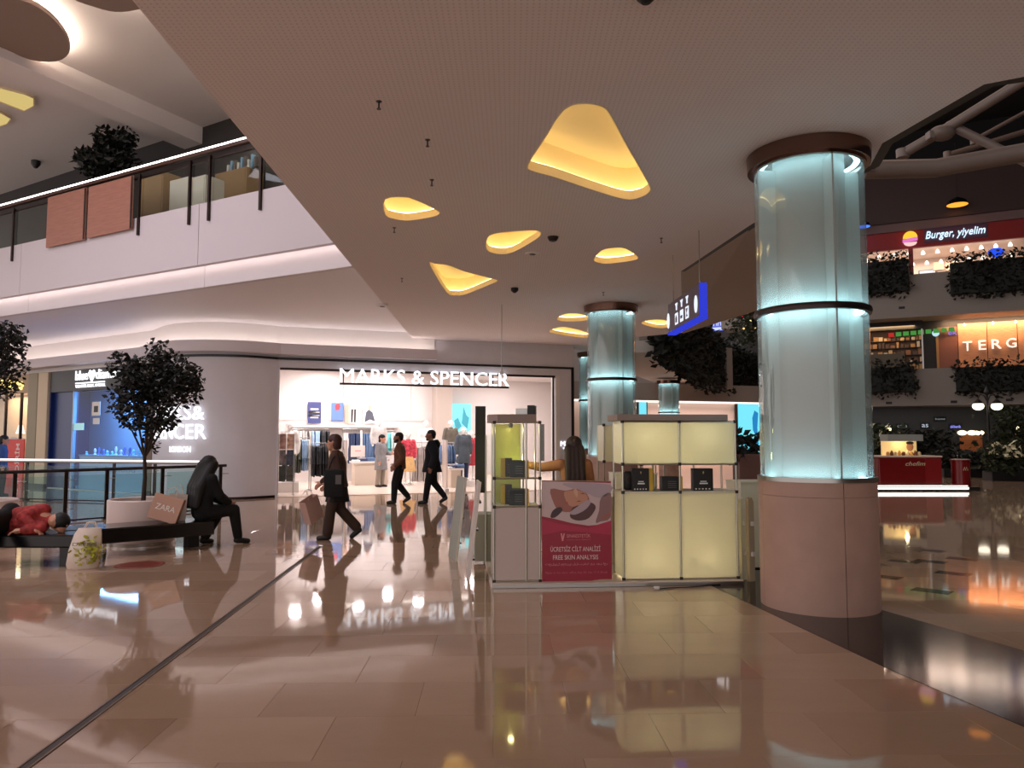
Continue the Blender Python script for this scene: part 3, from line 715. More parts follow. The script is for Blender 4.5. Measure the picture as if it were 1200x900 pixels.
product('black boxed product with a yellow side, largest on the counter beside the red poster', 741.5, 761, 549, 575, OF+.07, zt+.008)
product('low black box at the middle post of the counter', 776, 795.5, 558.5, 575, OF+.09, zt+.008, print_=False)
product('tall black boxed product near the stone column end of the counter', 813, 836, 549, 575, OF+.07, zt+.008, side='none')
product('dark box with a yellow side in front on the upper shelf of the glass tower', 598, 615, 539.5, 560, OF+.10, tz2+.005, print_=False)
product('brown and yellow box at the rear of the upper shelf of the glass tower', 592, 600, 537, 559, OF+.24, tz2+.005, side='left', print_=False, m=M_BROWNCARD)
product('dark box with a yellow side in front on the lower shelf of the glass tower', 597, 615, 573, 593, OF+.10, tz1+.007, print_=False)
product('brown and yellow box at the rear of the lower shelf of the glass tower', 592, 600, 568, 592, OF+.24, tz1+.007, side='left', print_=False, m=M_BROWNCARD)
t = thing('speaker', 'small rounded black speaker on the counter shelf', 'speaker', kat(kx0+.13, OF+.24, zt+.008), KR)
MB().box(-.07, .07, -.05, .05, 0, .21, .03).build('housing', M_BLACK, t, True); MB().lathe([(.001, 0), (.045, 0), (.045, .01), (.001, .01)], 20).build('cone', M_DARKSTEEL, t, False, (0, -.05, .12)).rotation_euler = (R(90), 0, 0)
# box lying on the tower roof
s0 = K.hit(604, 480, .3)[0]
t = thing('carton', 'black and silver carton lying on the tower roof', 'box', kat(s0, .25, tz4), KR - R(12))
MB().box(0, .13, 0, .2, 0, .07, .004).build('silver_end', M_STEEL, t); MB().box(.13, .21, -.01, .2, 0, .105, .004).build('black_end', M_CARD, t)
# --- poster between the two units
PY = .10
bn = thing('poster', 'red poster with a reclining face and white lettering between the showcases', 'poster', kat(0, PY, 0), KR)
bx0, bx1 = K.hit(635, 620, PY)[0], K.hit(716.5, 620, PY)[0]; bz0, bz1 = K.hit(640, 683, PY)[1], K.hit(640, 563.5, PY)[1]
def KP(*pts): return [K.hit(x, y, PY) for x, y in pts]
nn = 12
MB().prism_y([(bx0, bz1)] + [(bx0+(bx1-bx0)*k/nn, bz0+.012*math.sin(k*.8)+.03*(k/nn)**3) for k in range(nn+1)] + [(bx1, bz1-.01)], 0, .006).build('sheet', mat('crimson_print', (160, 30, 58), .35), bn); sheet = bn.children[0]
def ink(pts, m, lay): MB().prism_y(KP(*pts), -.0012*lay, -.0012*lay+.001).build('print', m, sheet)
def sm(pts, k=3): return [(p.x, p.y) for p in smooth_loop([Vector((x, y, 0)) for x, y in pts], k)]
I_MAG = mat('ink_magenta', (186, 44, 78), .35); I_TOWEL = mat('ink_towel', (214, 190, 190), .35); I_MAUVE = mat('ink_mauve', (150, 112, 112), .35)
I_SKIN = mat('ink_skin', (206, 148, 122), .35); I_SKIN2 = mat('ink_skin_deep', (166, 104, 92), .35); I_HAIR = mat('ink_hair', (84, 46, 44), .35); I_DARK = mat('ink_dark', (60, 30, 40), .35)
I_LTOWEL = mat('ink_lilac_towel', (188, 166, 176), .35)
ink([(635, 608), (655, 614), (690, 619), (716, 610), (716, 627), (690, 624), (660, 622), (635, 627)], I_MAG, 1)
ink([(635, 564), (716, 566), (716, 610), (700, 615), (690, 616), (670, 613), (650, 608), (635, 605)], I_TOWEL, 2)
ink(sm([(660, 566), (715, 568), (712, 580), (700, 583), (688, 578), (672, 573)]), I_LTOWEL, 3)
ink(sm([(704, 584), (715.5, 578), (715.5, 606), (704, 611), (698, 612), (702, 598)]), I_MAUVE, 3)
ink(sm([(645, 573), (662, 575), (676, 573), (688, 580), (690, 587), (681, 594), (668, 600), (655, 598), (649, 590)]), I_SKIN2, 4)
ink(sm([(661, 577), (668, 575), (680, 575), (688, 581), (687, 588), (676, 593), (668, 593), (663, 586)]), I_SKIN, 5)
ink(sm([(648, 598), (656, 594), (659, 598), (651, 606), (645, 606)]), I_DARK, 5)
ink(sm([(668, 601), (672, 594), (684, 591), (693, 589), (698, 595), (690, 607), (678, 610), (669, 607)]), I_HAIR, 6)
ink(sm([(667, 601), (676, 594), (688, 586), (692, 589), (686, 597), (674, 603)]), I_LTOWEL, 7)
ink(sm([(661.5, 589), (664.5, 588), (665.5, 590), (662.5, 591)]), mat('ink_lips', (176, 92, 84), .35), 7)
ink(sm([(672, 576), (674, 572), (677, 576), (676, 583)]), mat('ink_skin_light', (222, 172, 144), .35), 8)
ink([(679.5, 579), (683, 577.5), (686, 579), (683, 578.6)], I_HAIR, 8); ink([(675, 588.5), (678, 586.5), (681.5, 587.5), (678, 587.6)], I_HAIR, 8); ink([(684, 575.5), (688.5, 579.5), (688, 580.5)], I_SKIN2, 8)
ink(sm([(704, 606), (714, 600), (715, 604), (706, 609)]), I_SKIN2, 8)
M_INKW = mat('ink_white', (240, 214, 214), .35); M_INKD = mat('ink_pink', (206, 110, 120), .35)
def ptext(body, px0, px1, py0, py1, m=M_INKW, bold=0.0):
    a = K.hit(px0, py1, PY); b = K.hit(px1, py0, PY); return lettering('lettering', body, m, sheet, a[0], b[0], a[1], b[1], -.002, .001, bold)
ptext('SINAESTETİK', 664, 692, 624.5, 630, mat('ink_rose', (228, 150, 158), .35)); ptext('CLINIC AND BEAUTY', 664, 692.5, 631.5, 633.2, M_INKD)
ink([(657, 625), (658.5, 625), (659, 630), (660.5, 625), (662, 625), (660, 634), (658.5, 634)], MATS['ink_rose'], 2)
ptext('ÜCRETSİZ CİLT ANALİZİ', 645, 703.5, 638.5, 646.5, M_INKW, .003); ptext('FREE SKIN ANALYSIS', 648, 701, 650, 656, M_INKW, .003)
ptext('تحليل مجاني للبشرة من دون اجر', 639, 712, 659, 663.5, mat('ink_rose2', (232, 168, 172), .35)); ptext('Made at the clinic office, Kat 20, No 17 A Block', 639, 712, 669, 673, M_INKD)
bars(bn, [((bx0, .012, bz1), (bx1, .012, bz1-.01))], .006, 'hanging_bar')
# --- rear of the kiosk
def rear_module(label, px0, px1, py0, py1, off, name, depth, m, upper=None):
    s0, z1 = K.hit(px0, py0, off); s1, _ = K.hit(px1, py0, off)
    t = thing(name, label, 'counter', kat(s0, off, PF if s1 < K.hit(872, 684)[0] else 0), KR)
    zb = t.location.z
    MB().box(0, s1-s0, 0, .02, .02, z1-zb).build('front_panel', m, t); MB().box(0, .02, .02, depth, .02, z1-zb).build('side_panel', m, t); MB().box(s1-s0-.02, s1-s0, .02, depth, .02, z1-zb).build('side_panel', m, t)
    MB().box(-.01, s1-s0+.01, -.01, depth, z1-zb, z1-zb+.015).build('worktop', M_KWHITE, t); MB().box(0, s1-s0, 0, depth, 0, .02).build('kickboard', M_DARKSTEEL, t)
    return t
rear_module('plain cream counter behind the kiosk beside the stone column', 868, 905, 566, 680, .95, 'rear_counter', .5, M_KWHITE)
rear_module('white rear counter inside the kiosk behind the seller', 722, 770, 556, 670, 1.5, 'rear_counter', .45, M_KWHITE)
# rear lit header with posts
s0 = K.hit(707.5, 500, 1.1)[0]; s1 = s0+.75; zb, zt2 = K.hit(708, 541, 1.1)[1], K.hit(708, 498, 1.1)[1]
rh = thing('display_counter', 'rear glass showcase with cream header half hidden behind the lit counter', 'display', kat(s0, 1.1, PF), KR)
for y in (0, .4):
    MB().box(.01, s1-s0, y, y+.01, zb-PF, zt2-PF).build('upper_panel', M_LITPANEL, rh)
MB().box(0, .01, .01, .4, zb-PF, zt2-PF).build('upper_panel', M_LITPANEL, rh)
MB().box(.0, s1-s0, 0, .4, .02, .82).build('base_cabinet', M_KWHITE, rh)
bars(rh, [((x, y, 0), (x, y, zt2-PF)) for x in (0, s1-s0) for y in (0, .4)], .01); joints(rh, [(0, 0, zt2-PF), (0, 0, zb-PF)])
point_light('rear_lamp', kat(s0+.3, 1.3, zt2-.2), .9, (255, 226, 150), .03)
# rear left glass tower with black sign panel
s0 = K.hit(557, 500, 1.45)[0]; s1 = K.hit(583, 500, 1.45)[0]; za, zb2, zc2 = K.hit(560, 476, 1.45)[1], K.hit(560, 510, 1.45)[1], K.hit(570, 603, 1.45)[1]
rt_ = thing('display_tower', 'slim glass showcase with a tall black panel behind the grey cabinet tower', 'display', kat(s0, 1.45, PF), KR)
MB().box(0, .13, 0, .02, .9-PF, za-PF).build('black_panel', M_BLACK, rt_); MB().box(0, s1-s0, .02, .4, .0, zc2-PF).build('base_cabinet', mat('green_grey_panel', (150, 148, 136), .5), rt_)
MB().box(.14, s1-s0, .0, .008, zc2-PF, zb2-PF).build('pane', M_CLEAR, rt_); MB().box(s1-s0-.008, s1-s0, .01, .4, zc2-PF, zb2-PF).build('pane', M_CLEAR, rt_)
MB().box(0, s1-s0, 0, .4, zb2-PF, zb2-PF+.015).build('glass_top', M_CLEAR, rt_)
bars(rt_, [((x, y, 0), (x, y, zb2-PF)) for x in (.135, s1-s0) for y in (0, .4)], .01)
# leaning boards
M_BOARD = mat('pale_board', (196, 186, 176), .5); M_BOARDG = mat('green_grey_board', (158, 160, 148), .5)
def leaning(label, b, topx, toph, depth, rz, m):
    t = thing('leaning_panel', label, 'panel', b, rz, 'boards leaning beside the kiosk'); tx = topx
    th = .022
    MB().add([(0, 0, 0), (th, 0, 0), (tx+th, 0, toph), (tx, 0, toph), (0, depth, 0), (th, depth, 0), (tx+th, depth, toph), (tx, depth, toph)],
             [(0,1,2,3),(5,4,7,6),(4,0,3,7),(1,5,6,2),(3,2,6,7),(4,5,1,0)]).build('board', m, t)
    for zf in (.2, .5, .78):
        MB().box(tx*zf+th, tx*zf+th+.035, .04, depth-.02, toph*zf, toph*zf+.02).build('bracket', M_DARKSTEEL, t)
    MB().add([(-.004, -.006, 0), (th+.004, -.006, 0), (tx+th+.004, -.006, toph+.004), (tx-.004, -.006, toph+.004), (-.004, 0, 0), (th+.004, 0, 0), (tx+th+.004, 0, toph+.004), (tx-.004, 0, toph+.004)],
             [(0,1,2,3),(5,4,7,6),(4,0,3,7),(1,5,6,2),(3,2,6,7),(4,5,1,0)]).build('edge_strip', mat('white_edge', (226, 220, 214), .4), t)
    return t
leaning('white-edged board leaning nearest the grey cabinet tower', PZ(548, 681, 0), .125, 1.09, .55, R(6), M_BOARD)
leaning('green-grey board leaning at the far left of the kiosk', PZ(534, 658, 0), .12, 1.07, .6, R(14), M_BOARDG)
for lab, pxx, pyb, pyt, gx in (('cream board with white clips leaning by the stone column, the nearer to the kiosk', 870, 680, 583, .0), ('taupe board with white clips leaning by the stone column, the nearer to it', 879, 682, 583, 0)):
    b = PZ(pxx, pyb, 0); zz = PD(pxx, pyt, b.y).z
    t = thing('leaning_panel', lab, 'panel', b, R(24), 'boards leaning beside the kiosk')
    MB().prism_y([(0, 0), (.075, 0), (.075, zz-.05), (.045, zz), (0, zz-.02)], 0, .05).build('board', M_KWHITE if pxx < 875 else mat('taupe_board', (176, 160, 134), .5), t)
    for q in (.30, .66):
        MB().box(.02, .06, -.025, 0, zz*q, zz*q+.05, .006).build('clip', M_PRINTW, t)
# cable with plug
c0, c1_ = PZ(766, 691, 0), PZ(838, 686, 0)
t = thing('power_cable', 'dark power cable with a white plug lying before the lit counter', 'cable', c0)
MB().tube([(.06+ (c1_.x-c0.x)*k/10, (c1_.y-c0.y)*k/10 + .02*math.sin(k*.9), .008) for k in range(11)], .006, 6).build('cord', M_BLACK, t, True)
MB().box(0, .06, -.018, .018, .004, .034, .008).build('plug', M_PRINTW, t)
for s in (-.008, .008): MB().tube([(0, s, .018), (-.02, s, .018)], .003, 6).build('prong', M_STEEL, t)
# ================================================================== FIGURES
M_SKIN = mat('skin', (196, 142, 116), .5); M_SKIN2 = mat('skin_deep', (150, 104, 82), .5); M_EYE = mat('eye_dark', (24, 18, 16), .2)
DEF = dict(head=(.02, 0, 1.60), neck=(0, 0, 1.45), chest=(0, 0, 1.28), belly=(0, 0, 1.08), pelvis=(0, 0, .93),
           shL=(0, .17, 1.39), shR=(0, -.17, 1.39), elL=(-.03, .22, 1.11), elR=(-.03, -.22, 1.11), wrL=(.05, .22, .87), wrR=(.05, -.22, .87),
           hiL=(0, .09, .90), hiR=(0, -.09, .90), knL=(.02, .10, .49), knR=(.02, -.10, .49), anL=(0, .10, .08), anR=(0, -.10, .08),
           toL=(.14, .12, .03), toR=(.14, -.12, .03))
def figure(name, label, cat, loc, rz, pose=None, s=1.0, skin=None, yaw=0.0, rot=None, voxel=.009, fingers=True, grp=None):
    """one continuous body; local x is the way it faces"""
    J = {k: Vector(v) for k, v in DEF.items()}
    for k, v in (pose or {}).items(): J[k] = Vector(v)
    t = thing(name, label, cat, loc, rz, grp)
    if rot: t.rotation_euler = rot
    t.scale = (s, s, s)
    h = J['head']; cy, sy = math.cos(yaw), math.sin(yaw)
    H = lambda x, y, z: Vector((h.x + x*cy - y*sy, h.y + x*sy + y*cy, h.z + z))
    m = MB()
    m.cap(H(-.015, 0, .03), H(.01, 0, .02), .098, .092); m.cap(H(.035, 0, -.05), H(.06, 0, -.085), .062, .040); m.cap(H(.03, 0, .03), H(.04, 0, -.06), .075, .06)
    m.cap(H(.10, 0, .0), H(.118, 0, -.03), .012, .017)                       # nose
    m.cap(H(.095, 0, -.068), H(.098, 0, -.068), .018, .012)                  # mouth
    for e in (-1, 1): m.cap(H(.0, e*.085, .0), H(-.012, e*.092, .03), .016, .022); m.cap(H(.085, e*.03, .03), H(.085, e*.05, .028), .014, .012)
    m.cap(J['neck'], H(-.01, 0, -.04), .055, .052); m.cap(J['chest'] + Vector((0, 0, .08)), J['neck'], .09, .06)
    for a, b in (('shL', 'shR'),): m.cap(J['shL'], J['shR'], .062, .062)
    d = (J['shL']-J['shR']).normalized()
    m.cap(J['chest'] + d*.07, J['belly'] + d*.055, .105, .095); m.cap(J['chest'] - d*.07, J['belly'] - d*.055, .105, .095)
    m.cap(J['belly'] + d*.05, J['pelvis'] + d*.06, .095, .11); m.cap(J['belly'] - d*.05, J['pelvis'] - d*.06, .095, .11)
    for e in 'LR':
        m.cap(J['sh'+e], J['el'+e], .055, .042); m.cap(J['el'+e], J['wr'+e], .042, .029)
        m.cap(J['hi'+e], J['kn'+e], .088, .058); m.cap(J['kn'+e], J['an'+e], .056, .038)
        m.cap(J['an'+e] - Vector((0, 0, .03)), J['to'+e], .042, .032)
        f = (J['wr'+e]-J['el'+e]).normalized(); side = f.cross(Vector((1, 0, 0)) if abs(f.x) < .8 else Vector((0, 0, 1))).normalized(); nrm = side.cross(f).normalized()
        wv = J['wr'+e]
        m.cap(wv, wv + f*.075, .030, .034); m.cap(wv + f*.03 + nrm*.018, wv + f*.08 + nrm*.02, .02, .02); m.cap(wv + f*.03 - nrm*.018, wv + f*.08 - nrm*.02, .02, .02)
        if fingers:
            sg = 1 if e == 'L' else -1
            for k, (o, L) in enumerate(((-.03, .06), (-.01, .07), (.011, .066), (.031, .05))):
                b = wv + f*.095 + nrm*o; c = b + f*L*.6 + side*sg*-.012; d2 = c + f*L*.45 + side*sg*-.03
                m.cap(b, c, .0105, .0098); m.cap(c, d2, .0098, .0085)
            b = wv + f*.04 + nrm*.035; m.cap(b, b + f*.03 + nrm*.028, .013, .011); m.cap(b + f*.03 + nrm*.028, b + f*.065 + nrm*.03, .011, .009)
    link('body', remeshed(m, voxel, 3), skin or M_SKIN, t)
    if fingers:
        for e in (-1, 1): MB().ell(H(.098, e*.034, .012), .010, .012, .008, 8, 6).build('eye', M_EYE, t, True)
    return t, J, H
def wear(t, name, mb, m, voxel=.013, it=5): return link(name, remeshed(mb, voxel, it), m, t)
def trouser(J, w=.018, flare=0.0, low=.07):
    m = MB(); d = (J['shL']-J['shR']).normalized()
    m.cap(J['pelvis'] + d*.06 + Vector((0, 0, .06)), J['pelvis'] + d*.06, .12, .118); m.cap(J['pelvis'] - d*.06 + Vector((0, 0, .06)), J['pelvis'] - d*.06, .12, .118)
    for e in 'LR':
        a = J['an'+e] + (J['kn'+e]-J['an'+e])*low
        m.cap(J['hi'+e], J['kn'+e], .098+w*.5, .068+w); m.cap(J['kn'+e], a, .066+w, .048+w+flare)
    return m
def sleeves(m, J, w=.018, cuff=.06, both=True):
    for e in ('LR' if both is True else both):
        a = J['wr'+e] + (J['el'+e]-J['wr'+e])*cuff
        m.cap(J['sh'+e], J['el'+e], .066+w, .050+w); m.cap(J['el'+e], a, .050+w, .038+w)
def jacket(J, w=.02, hem=.80, flare=.0, sl=True):
    m = MB(); c, b, p = J['chest'], J['belly'], J['pelvis']; mid = (J['shL']+J['shR'])/2
    hz = Vector((p.x + (p.x-b.x)*.5, p.y, hem))
    m.loft([(hz, .135+w+flare, .165+w+flare, .012), (Vector((hz.x, hz.y, hem+.04)), .135+w+flare*.9, .165+w+flare*.9, .012), (p, .13+w+flare*.4, .165+w+flare*.4), (b, .122+w, .15+w), (c, .128+w, .17+w), (Vector((mid.x, mid.y, mid.z+.01)), .10+w*.6, .175+w*.6), (J['neck'] + Vector((0, 0, -.01)), .065+w*.4, .075+w*.4), (J['neck'] + Vector((.005, 0, .03)), .06+w*.3, .065+w*.3)])
    if sl: sleeves(m, J, w)
    return m
def shoes(t, J, m, sole=None):
    for e in 'LR':
        a, b = J['an'+e], J['to'+e]; dirv = (b-a); dirv.normalize()
        q = MB(); q.cap(a - Vector((.02, 0, .03)), b, .052, .042); q.cap(a, a - Vector((.02, 0, .03)), .048, .052)
        o = wear(t, 'shoe', q, m, .011, 3)
        if sole:
            q = MB(); q.cap(a + Vector((-.04, 0, -.068)), b + Vector((.005, 0, -.028)), .024, .022); link('sole', remeshed(q, .009, 2), sole, o)
def hair_cap(H, up=.0, r=.106, back=0.0, low=-.02):
    m = MB(); m.cap(H(-.028, 0, .045+up), H(-.005, 0, .05+up), r, r-.008); m.cap(H(-.06, 0, .0), H(-.065-back, 0, low), .078, .06); return m

# ================================================================== INSIDE THE CLOTHES SHOP
S = m_w
struct(MB().prism([(-.05, .02), (8.6, .02), (12.9, 10.0), (-.05, 10.0)], 0.001, .012).build('floor_shop', mat('shop_floor', (226, 208, 194), .25, vary=.02, vscale=2), None, False, S.p0, S.ang), 'pale shop floor')
M_SHOPW = mat('shop_white', (226, 218, 215), .6)
wb = struct(MB().box(-1.2, 6.6, 7.0, 7.2, 0, 4.2).build('wall_shop_back', M_SHOPW, None, False, S.p0, S.ang), 'white back wall of the clothes shop')
struct(MB().box(6.4, 12.9, 10.0, 10.2, 0, 4.2).build('wall_shop_deep', M_SHOPW, None, False, S.p0, S.ang), 'deep back wall of the clothes shop')
struct(MB().box(6.4, 6.6, 7.2, 10.0, 0, 4.2).build('wall_shop_return', M_SHOPW, None, False, S.p0, S.ang), 'short return wall deep in the clothes shop')
struct(MB().box(-.25, -.05, .35, 7.0, 0, 4.2).build('wall_shop_side', M_SHOPW, None, False, S.p0, S.ang), 'white side wall of the clothes shop')
struct(MB().prism([(8.62, .36), (8.72, .36), (13.0, 10.1), (12.88, 10.1)], 0, WZ).build('wall_shop_far_side', M_SHOPW, None, False, S.p0, S.ang), 'slanting far side wall of the clothes shop')
cs = struct(MB().prism([(-.25, .36), (8.7, .36), (12.98, 10.1), (-.25, 10.1)], 4.02, 4.12).build('ceiling_shop', M_SHOPW, None, False, S.p0, S.ang), 'white ceiling of the clothes shop')
for k in range(6):
    for q in range(3 if k < 4 else 0): MB().box(.7+1.9*k, 1.1+1.9*k, 2.6+2.2*q, 2.72+2.2*q, 4.0, 4.02).build('light_panel', glow('shop_light', (255, 240, 228), 6.0), cs)
for (x, y) in ((.9, 1.6), (2.9, 1.6), (4.9, 1.6), (6.9, 1.6), (.9, 4.2), (2.9, 4.2), (4.9, 4.2), (6.9, 4.2), (8.7, 4.2), (1.8, 6.0), (4.2, 6.0), (7.6, 7.2), (9.6, 8.2)):
    area_light('shop_lamp', S.pt(x, y, 3.96), .32, .32, 48, (252, 244, 244), (0, 0, S.ang))
# panels on the back wall, ledge
for k in range(5): MB().box(.2+1.25*k, 1.4+1.25*k, 6.97, 7.0, 2.2, 3.6).build('panel', M_SHOPW, wb)
lx0, lz = S.hit(340, 499, 6.6); lx1 = S.hit(468, 503, 6.6)[0]
MB().box(lx0, lx1, 6.6, 7.0, lz-.05, lz+.02).build('ledge', M_WHITE, wb)
MB().box(6.0, 6.6, 6.3, 7.0, 0, 4.02).build('pier', mat('shop_beige', (190, 176, 166), .6), wb)
# pictures
def picture(label, px0, px1, py0, py1, off, base, shapes, name='poster', lit=None):
    x0, z1 = S.hit(px0, py0, off); x1, z0 = S.hit(px1, py1, off)
    t = thing(name, label, 'poster', S.pt(x0, off, z0), S.ang); w_, h_ = x1-x0, z1-z0
    bo = MB().box(0, w_, 0, .03, 0, h_).build('board', base, t)
    for pts, mm in shapes: MB().prism_y([(a*w_, b*h_) for a, b in pts], -.004, 0).build('print', mm, bo)
    return t, w_, h_
I_NAVY = mat('ink_navy', (70, 76, 128), .5); I_BLUE = mat('ink_blue', (106, 138, 196), .5); I_RED = mat('ink_red', (214, 74, 84), .5); I_WHT = mat('ink_plain_white', (240, 238, 236), .5)
I_GREY = mat('ink_grey', (84, 86, 98), .5); I_PALE = mat('ink_pale', (228, 212, 206), .5); I_FLESH = mat('ink_flesh', (222, 176, 156), .5); I_BLK = mat('ink_black', (40, 36, 40), .5)
rect = lambda a, b, c, d: [(a, c), (b, c), (b, d), (a, d)]
picture('navy poster with white lines of words on the ledge of the clothes shop', 361, 376, 471, 496, 6.9, I_NAVY, [(rect(.2, .8, .62, .70), I_WHT), (rect(.05, .95, .46, .57), I_BLK), (rect(.1, .9, .50, .54), I_WHT), (rect(.05, .95, .30, .42), I_BLK), (rect(.1, .9, .34, .38), I_WHT), (rect(.2, .8, .24, .29), I_WHT)])
picture('blue poster with a figure in red on the ledge of the clothes shop', 388.5, 402, 472, 493.5, 6.9, I_BLUE, [([(.35, .6), (.3, .85), (.45, .97), (.65, .95), (.75, .8), (.65, .6)], I_RED), ([(.42, .85), (.42, .97), (.58, .97), (.58, .85)], I_FLESH), (rect(.0, 1, 0, .04), I_NAVY)])
picture('pale poster of two dark boots on the ledge of the clothes shop', 405, 418, 474, 496, 6.9, I_PALE, [([(.5, .05), (.62, .05), (.68, .75), (.5, .75)], I_BLK), ([(.75, .05), (.9, .05), (.92, .75), (.76, .75)], I_BLK), (rect(.0, .3, .0, 1.0), I_FLESH)])
picture('pale poster of a person in a dark suit on the ledge of the clothes shop', 426, 441, 474.5, 496, 6.9, I_WHT, [([(.1, .05), (.2, .6), (.4, .75), (.7, .6), (.9, .1), (.5, .2)], I_GREY), ([(.35, .7), (.35, .95), (.6, .95), (.6, .72)], I_FLESH)])
picture('bright cyan poster deep inside the clothes shop', 530, 552, 473, 506, 9.6, mat('ink_cyan', (120, 224, 232), .5, emit=(110, 226, 236), es=.5), [([(.5, .3), (.6, .9), (.75, .6), (.9, .5), (.8, .1)], mat('ink_teal', (70, 176, 200), .5)), ([(.2, .0), (.1, .4), (.3, .5), (.5, .2)], MATS['ink_teal'])])
picture('dark photograph panel near the cash desk behind the glass tower', 633, 638, 497, 540, 4.0, mat('ink_charcoal', (70, 74, 72), .6, vary=.6, vscale=30), [])
# ---- garments
def garment_mesh(kind, seed):
    rd = random.Random(seed); j = lambda: rd.uniform(-.015, .015)
    if kind == 'top': pr = [(0, .05), (.05, .07), (.16, .02), (.22, -.1), (.26, -.5), (.2, -.52), (.17, -.2), (.18, -.62), (-.18, -.62), (-.17, -.2), (-.2, -.52), (-.26, -.5), (-.22, -.1), (-.16, .02), (-.05, .07)]
    elif kind == 'long': pr = [(0, .05), (.05, .07), (.17, .02), (.22, -.1), (.25, -.55), (.2, -.56), (.18, -.3), (.22, -.95), (-.22, -.97), (-.18, -.3), (-.2, -.56), (-.25, -.55), (-.22, -.1), (-.17, .02), (-.05, .07)]
    else: pr = [(-.16, .0), (.16, .0), (.17, -.3), (.14, -.95), (.02, -.95), (0, -.4), (-.02, -.95), (-.14, -.96), (-.17, -.3)]
    pr = [(a+j(), b+j()) for a, b in pr]; m = MB(); n = len(pr); c = (sum(p[0] for p in pr)/n, sum(p[1] for p in pr)/n)
    th = [rd.uniform(.014, .03) for _ in pr]
    vs = [(th[i], pr[i][0], pr[i][1]) for i in range(n)] + [(-th[i], pr[i][0], pr[i][1]) for i in range(n)] + [(.035, c[0], c[1]), (-.035, c[0], c[1])]
    L3 = [[Vector((p[0], p[1], 0)) for p in pr]]; tri = tessellate_polygon(L3)
    fs = [tuple(q) for q in tri] + [tuple(i+n for i in q[::-1]) for q in tri] + [(i, (i+1) % n, n+(i+1) % n, n+i) for i in range(n)]
    m.add(vs[:2*n], fs); return m.mesh('garment')
GM = {(k, i): garment_mesh(k, i*7+3) for k in ('top', 'long', 'pants') for i in range(3)}
def mesh_col(me, m):
    key = me.name+m.name
    if key not in MATS: c = me.copy(); c.materials.clear(); c.materials.append(m); MATS[key] = c
    return MATS[key]
hk = MB(); hk.tube([(0, 0, .05), (0, 0, .10), (0, .02, .13), (0, 0, .15), (0, -.02, .13)], .004, 5); HOOK = hk.mesh('hanger_hook'); HOOK.materials.append(M_STEEL)
def rail(label, px0, px1, ytop, off, groups, zr=None, kind='clothes_rail'):
    x0, z = S.hit(px0, ytop, off); x1 = S.hit(px1, ytop, off)[0]; z = zr or z
    t = thing(kind, label, 'clothes rack', S.pt(x0, off, .012), S.ang); L = x1-x0
    MB().tube([(0, 0, z), (L, 0, z)], .016, 8).build('rail', M_STEEL, t)
    for x in (0, L): MB().tube([(x, 0, .02), (x, 0, z)], .014, 8).build('upright', M_STEEL, t); MB().box(x-.02, x+.02, -.22, .22, 0, .025).build('foot', M_STEEL, t)
    tot = sum(g[0] for g in groups); k = 0
    for (n, kd, m, lab, sc) in groups:
        for i in range(n):
            o = thing('hanging_garment', lab, 'garment', S.pt(x0 + L*(k+.5)/tot, off, z+.012-.15*sc), S.ang + random.uniform(-.12, .12), lab.split(' on ')[0])
            o.scale = (min(1.6, L/tot/.06), 1, sc); k += 1
            link('garment', mesh_col(GM[(kd, i % 3)], m), m, o); link('hanger_hook', HOOK, None, o)
C = lambda n, c, r=.85: mat('cloth_'+n, c, r, vary=.12, vscale=9)
c_olive, c_blue, c_black, c_white, c_denim, c_grey, c_jean, c_teal, c_cream = C('olive', (78, 82, 70)), C('blue', (150, 180, 214)), C('black', (38, 38, 42)), C('white', (232, 228, 224)), C('denim', (92, 116, 152)), C('grey', (176, 170, 166)), C('jean', (52, 66, 100)), C('teal', (120, 212, 214)), C('cream', (226, 204, 170))
rail('floor rail of olive and blue shirts near the shop entrance', 346, 363, 513, 2.6, [(4, 'long', c_olive, 'olive jacket hanging on the entrance rail', .95), (4, 'long', c_blue, 'light blue shirt hanging on the entrance rail', .9), (1, 'long', c_white, 'white shirt hanging on the entrance rail', .9)])
rail('floor rail of black jackets behind the walking woman', 365, 390, 520, 2.2, [(8, 'long', c_black, 'black jacket hanging on the rail behind the walking woman', .88), (2, 'long', c_cream, 'cream cardigan hanging on the rail behind the walking woman', .92)])
rail('long back rail of dark jeans under the posters', 402, 447, 503, 6.4, [(2, 'pants', c_white, 'pale trousers hanging on the back rail', 1.0), (5, 'pants', c_jean, 'dark blue jeans hanging on the back rail under the boots poster', 1.1), (1, 'top', c_white, 'white top hanging on the back rail', .9), (5, 'pants', c_denim, 'mid blue jeans hanging on the back rail', 1.1), (3, 'pants', c_jean, 'dark blue jeans hanging at the end of the back rail', 1.1)])
rail('rail of shirts under the navy poster', 343, 386, 503, 6.4, [(3, 'top', c_white, 'white shirt hanging under the navy poster', .9), (3, 'top', c_grey, 'grey shirt hanging under the navy poster', .9), (3, 'top', c_blue, 'blue shirt hanging under the navy poster', .9), (3, 'top', c_black, 'black shirt hanging under the navy poster', .9)])
rail('rail of grey trousers between the two walking men', 481, 503, 519, 4.2, [(9, 'pants', c_grey, 'grey trousers hanging on the rail between the walking men', 1.18)])
rail('rail of denim jackets at the white pier', 514, 532, 519, 3.0, [(6, 'top', c_denim, 'blue denim jacket hanging at the white pier', .95)])
rail('rail of cyan shirts behind the grey-coated shopper', 450, 463, 505, 5.4, [(4, 'top', c_teal, 'cyan shirt hanging behind the grey-coated shopper', .95), (2, 'top', c_white, 'white blouse hanging behind the grey-coated shopper', .95)])
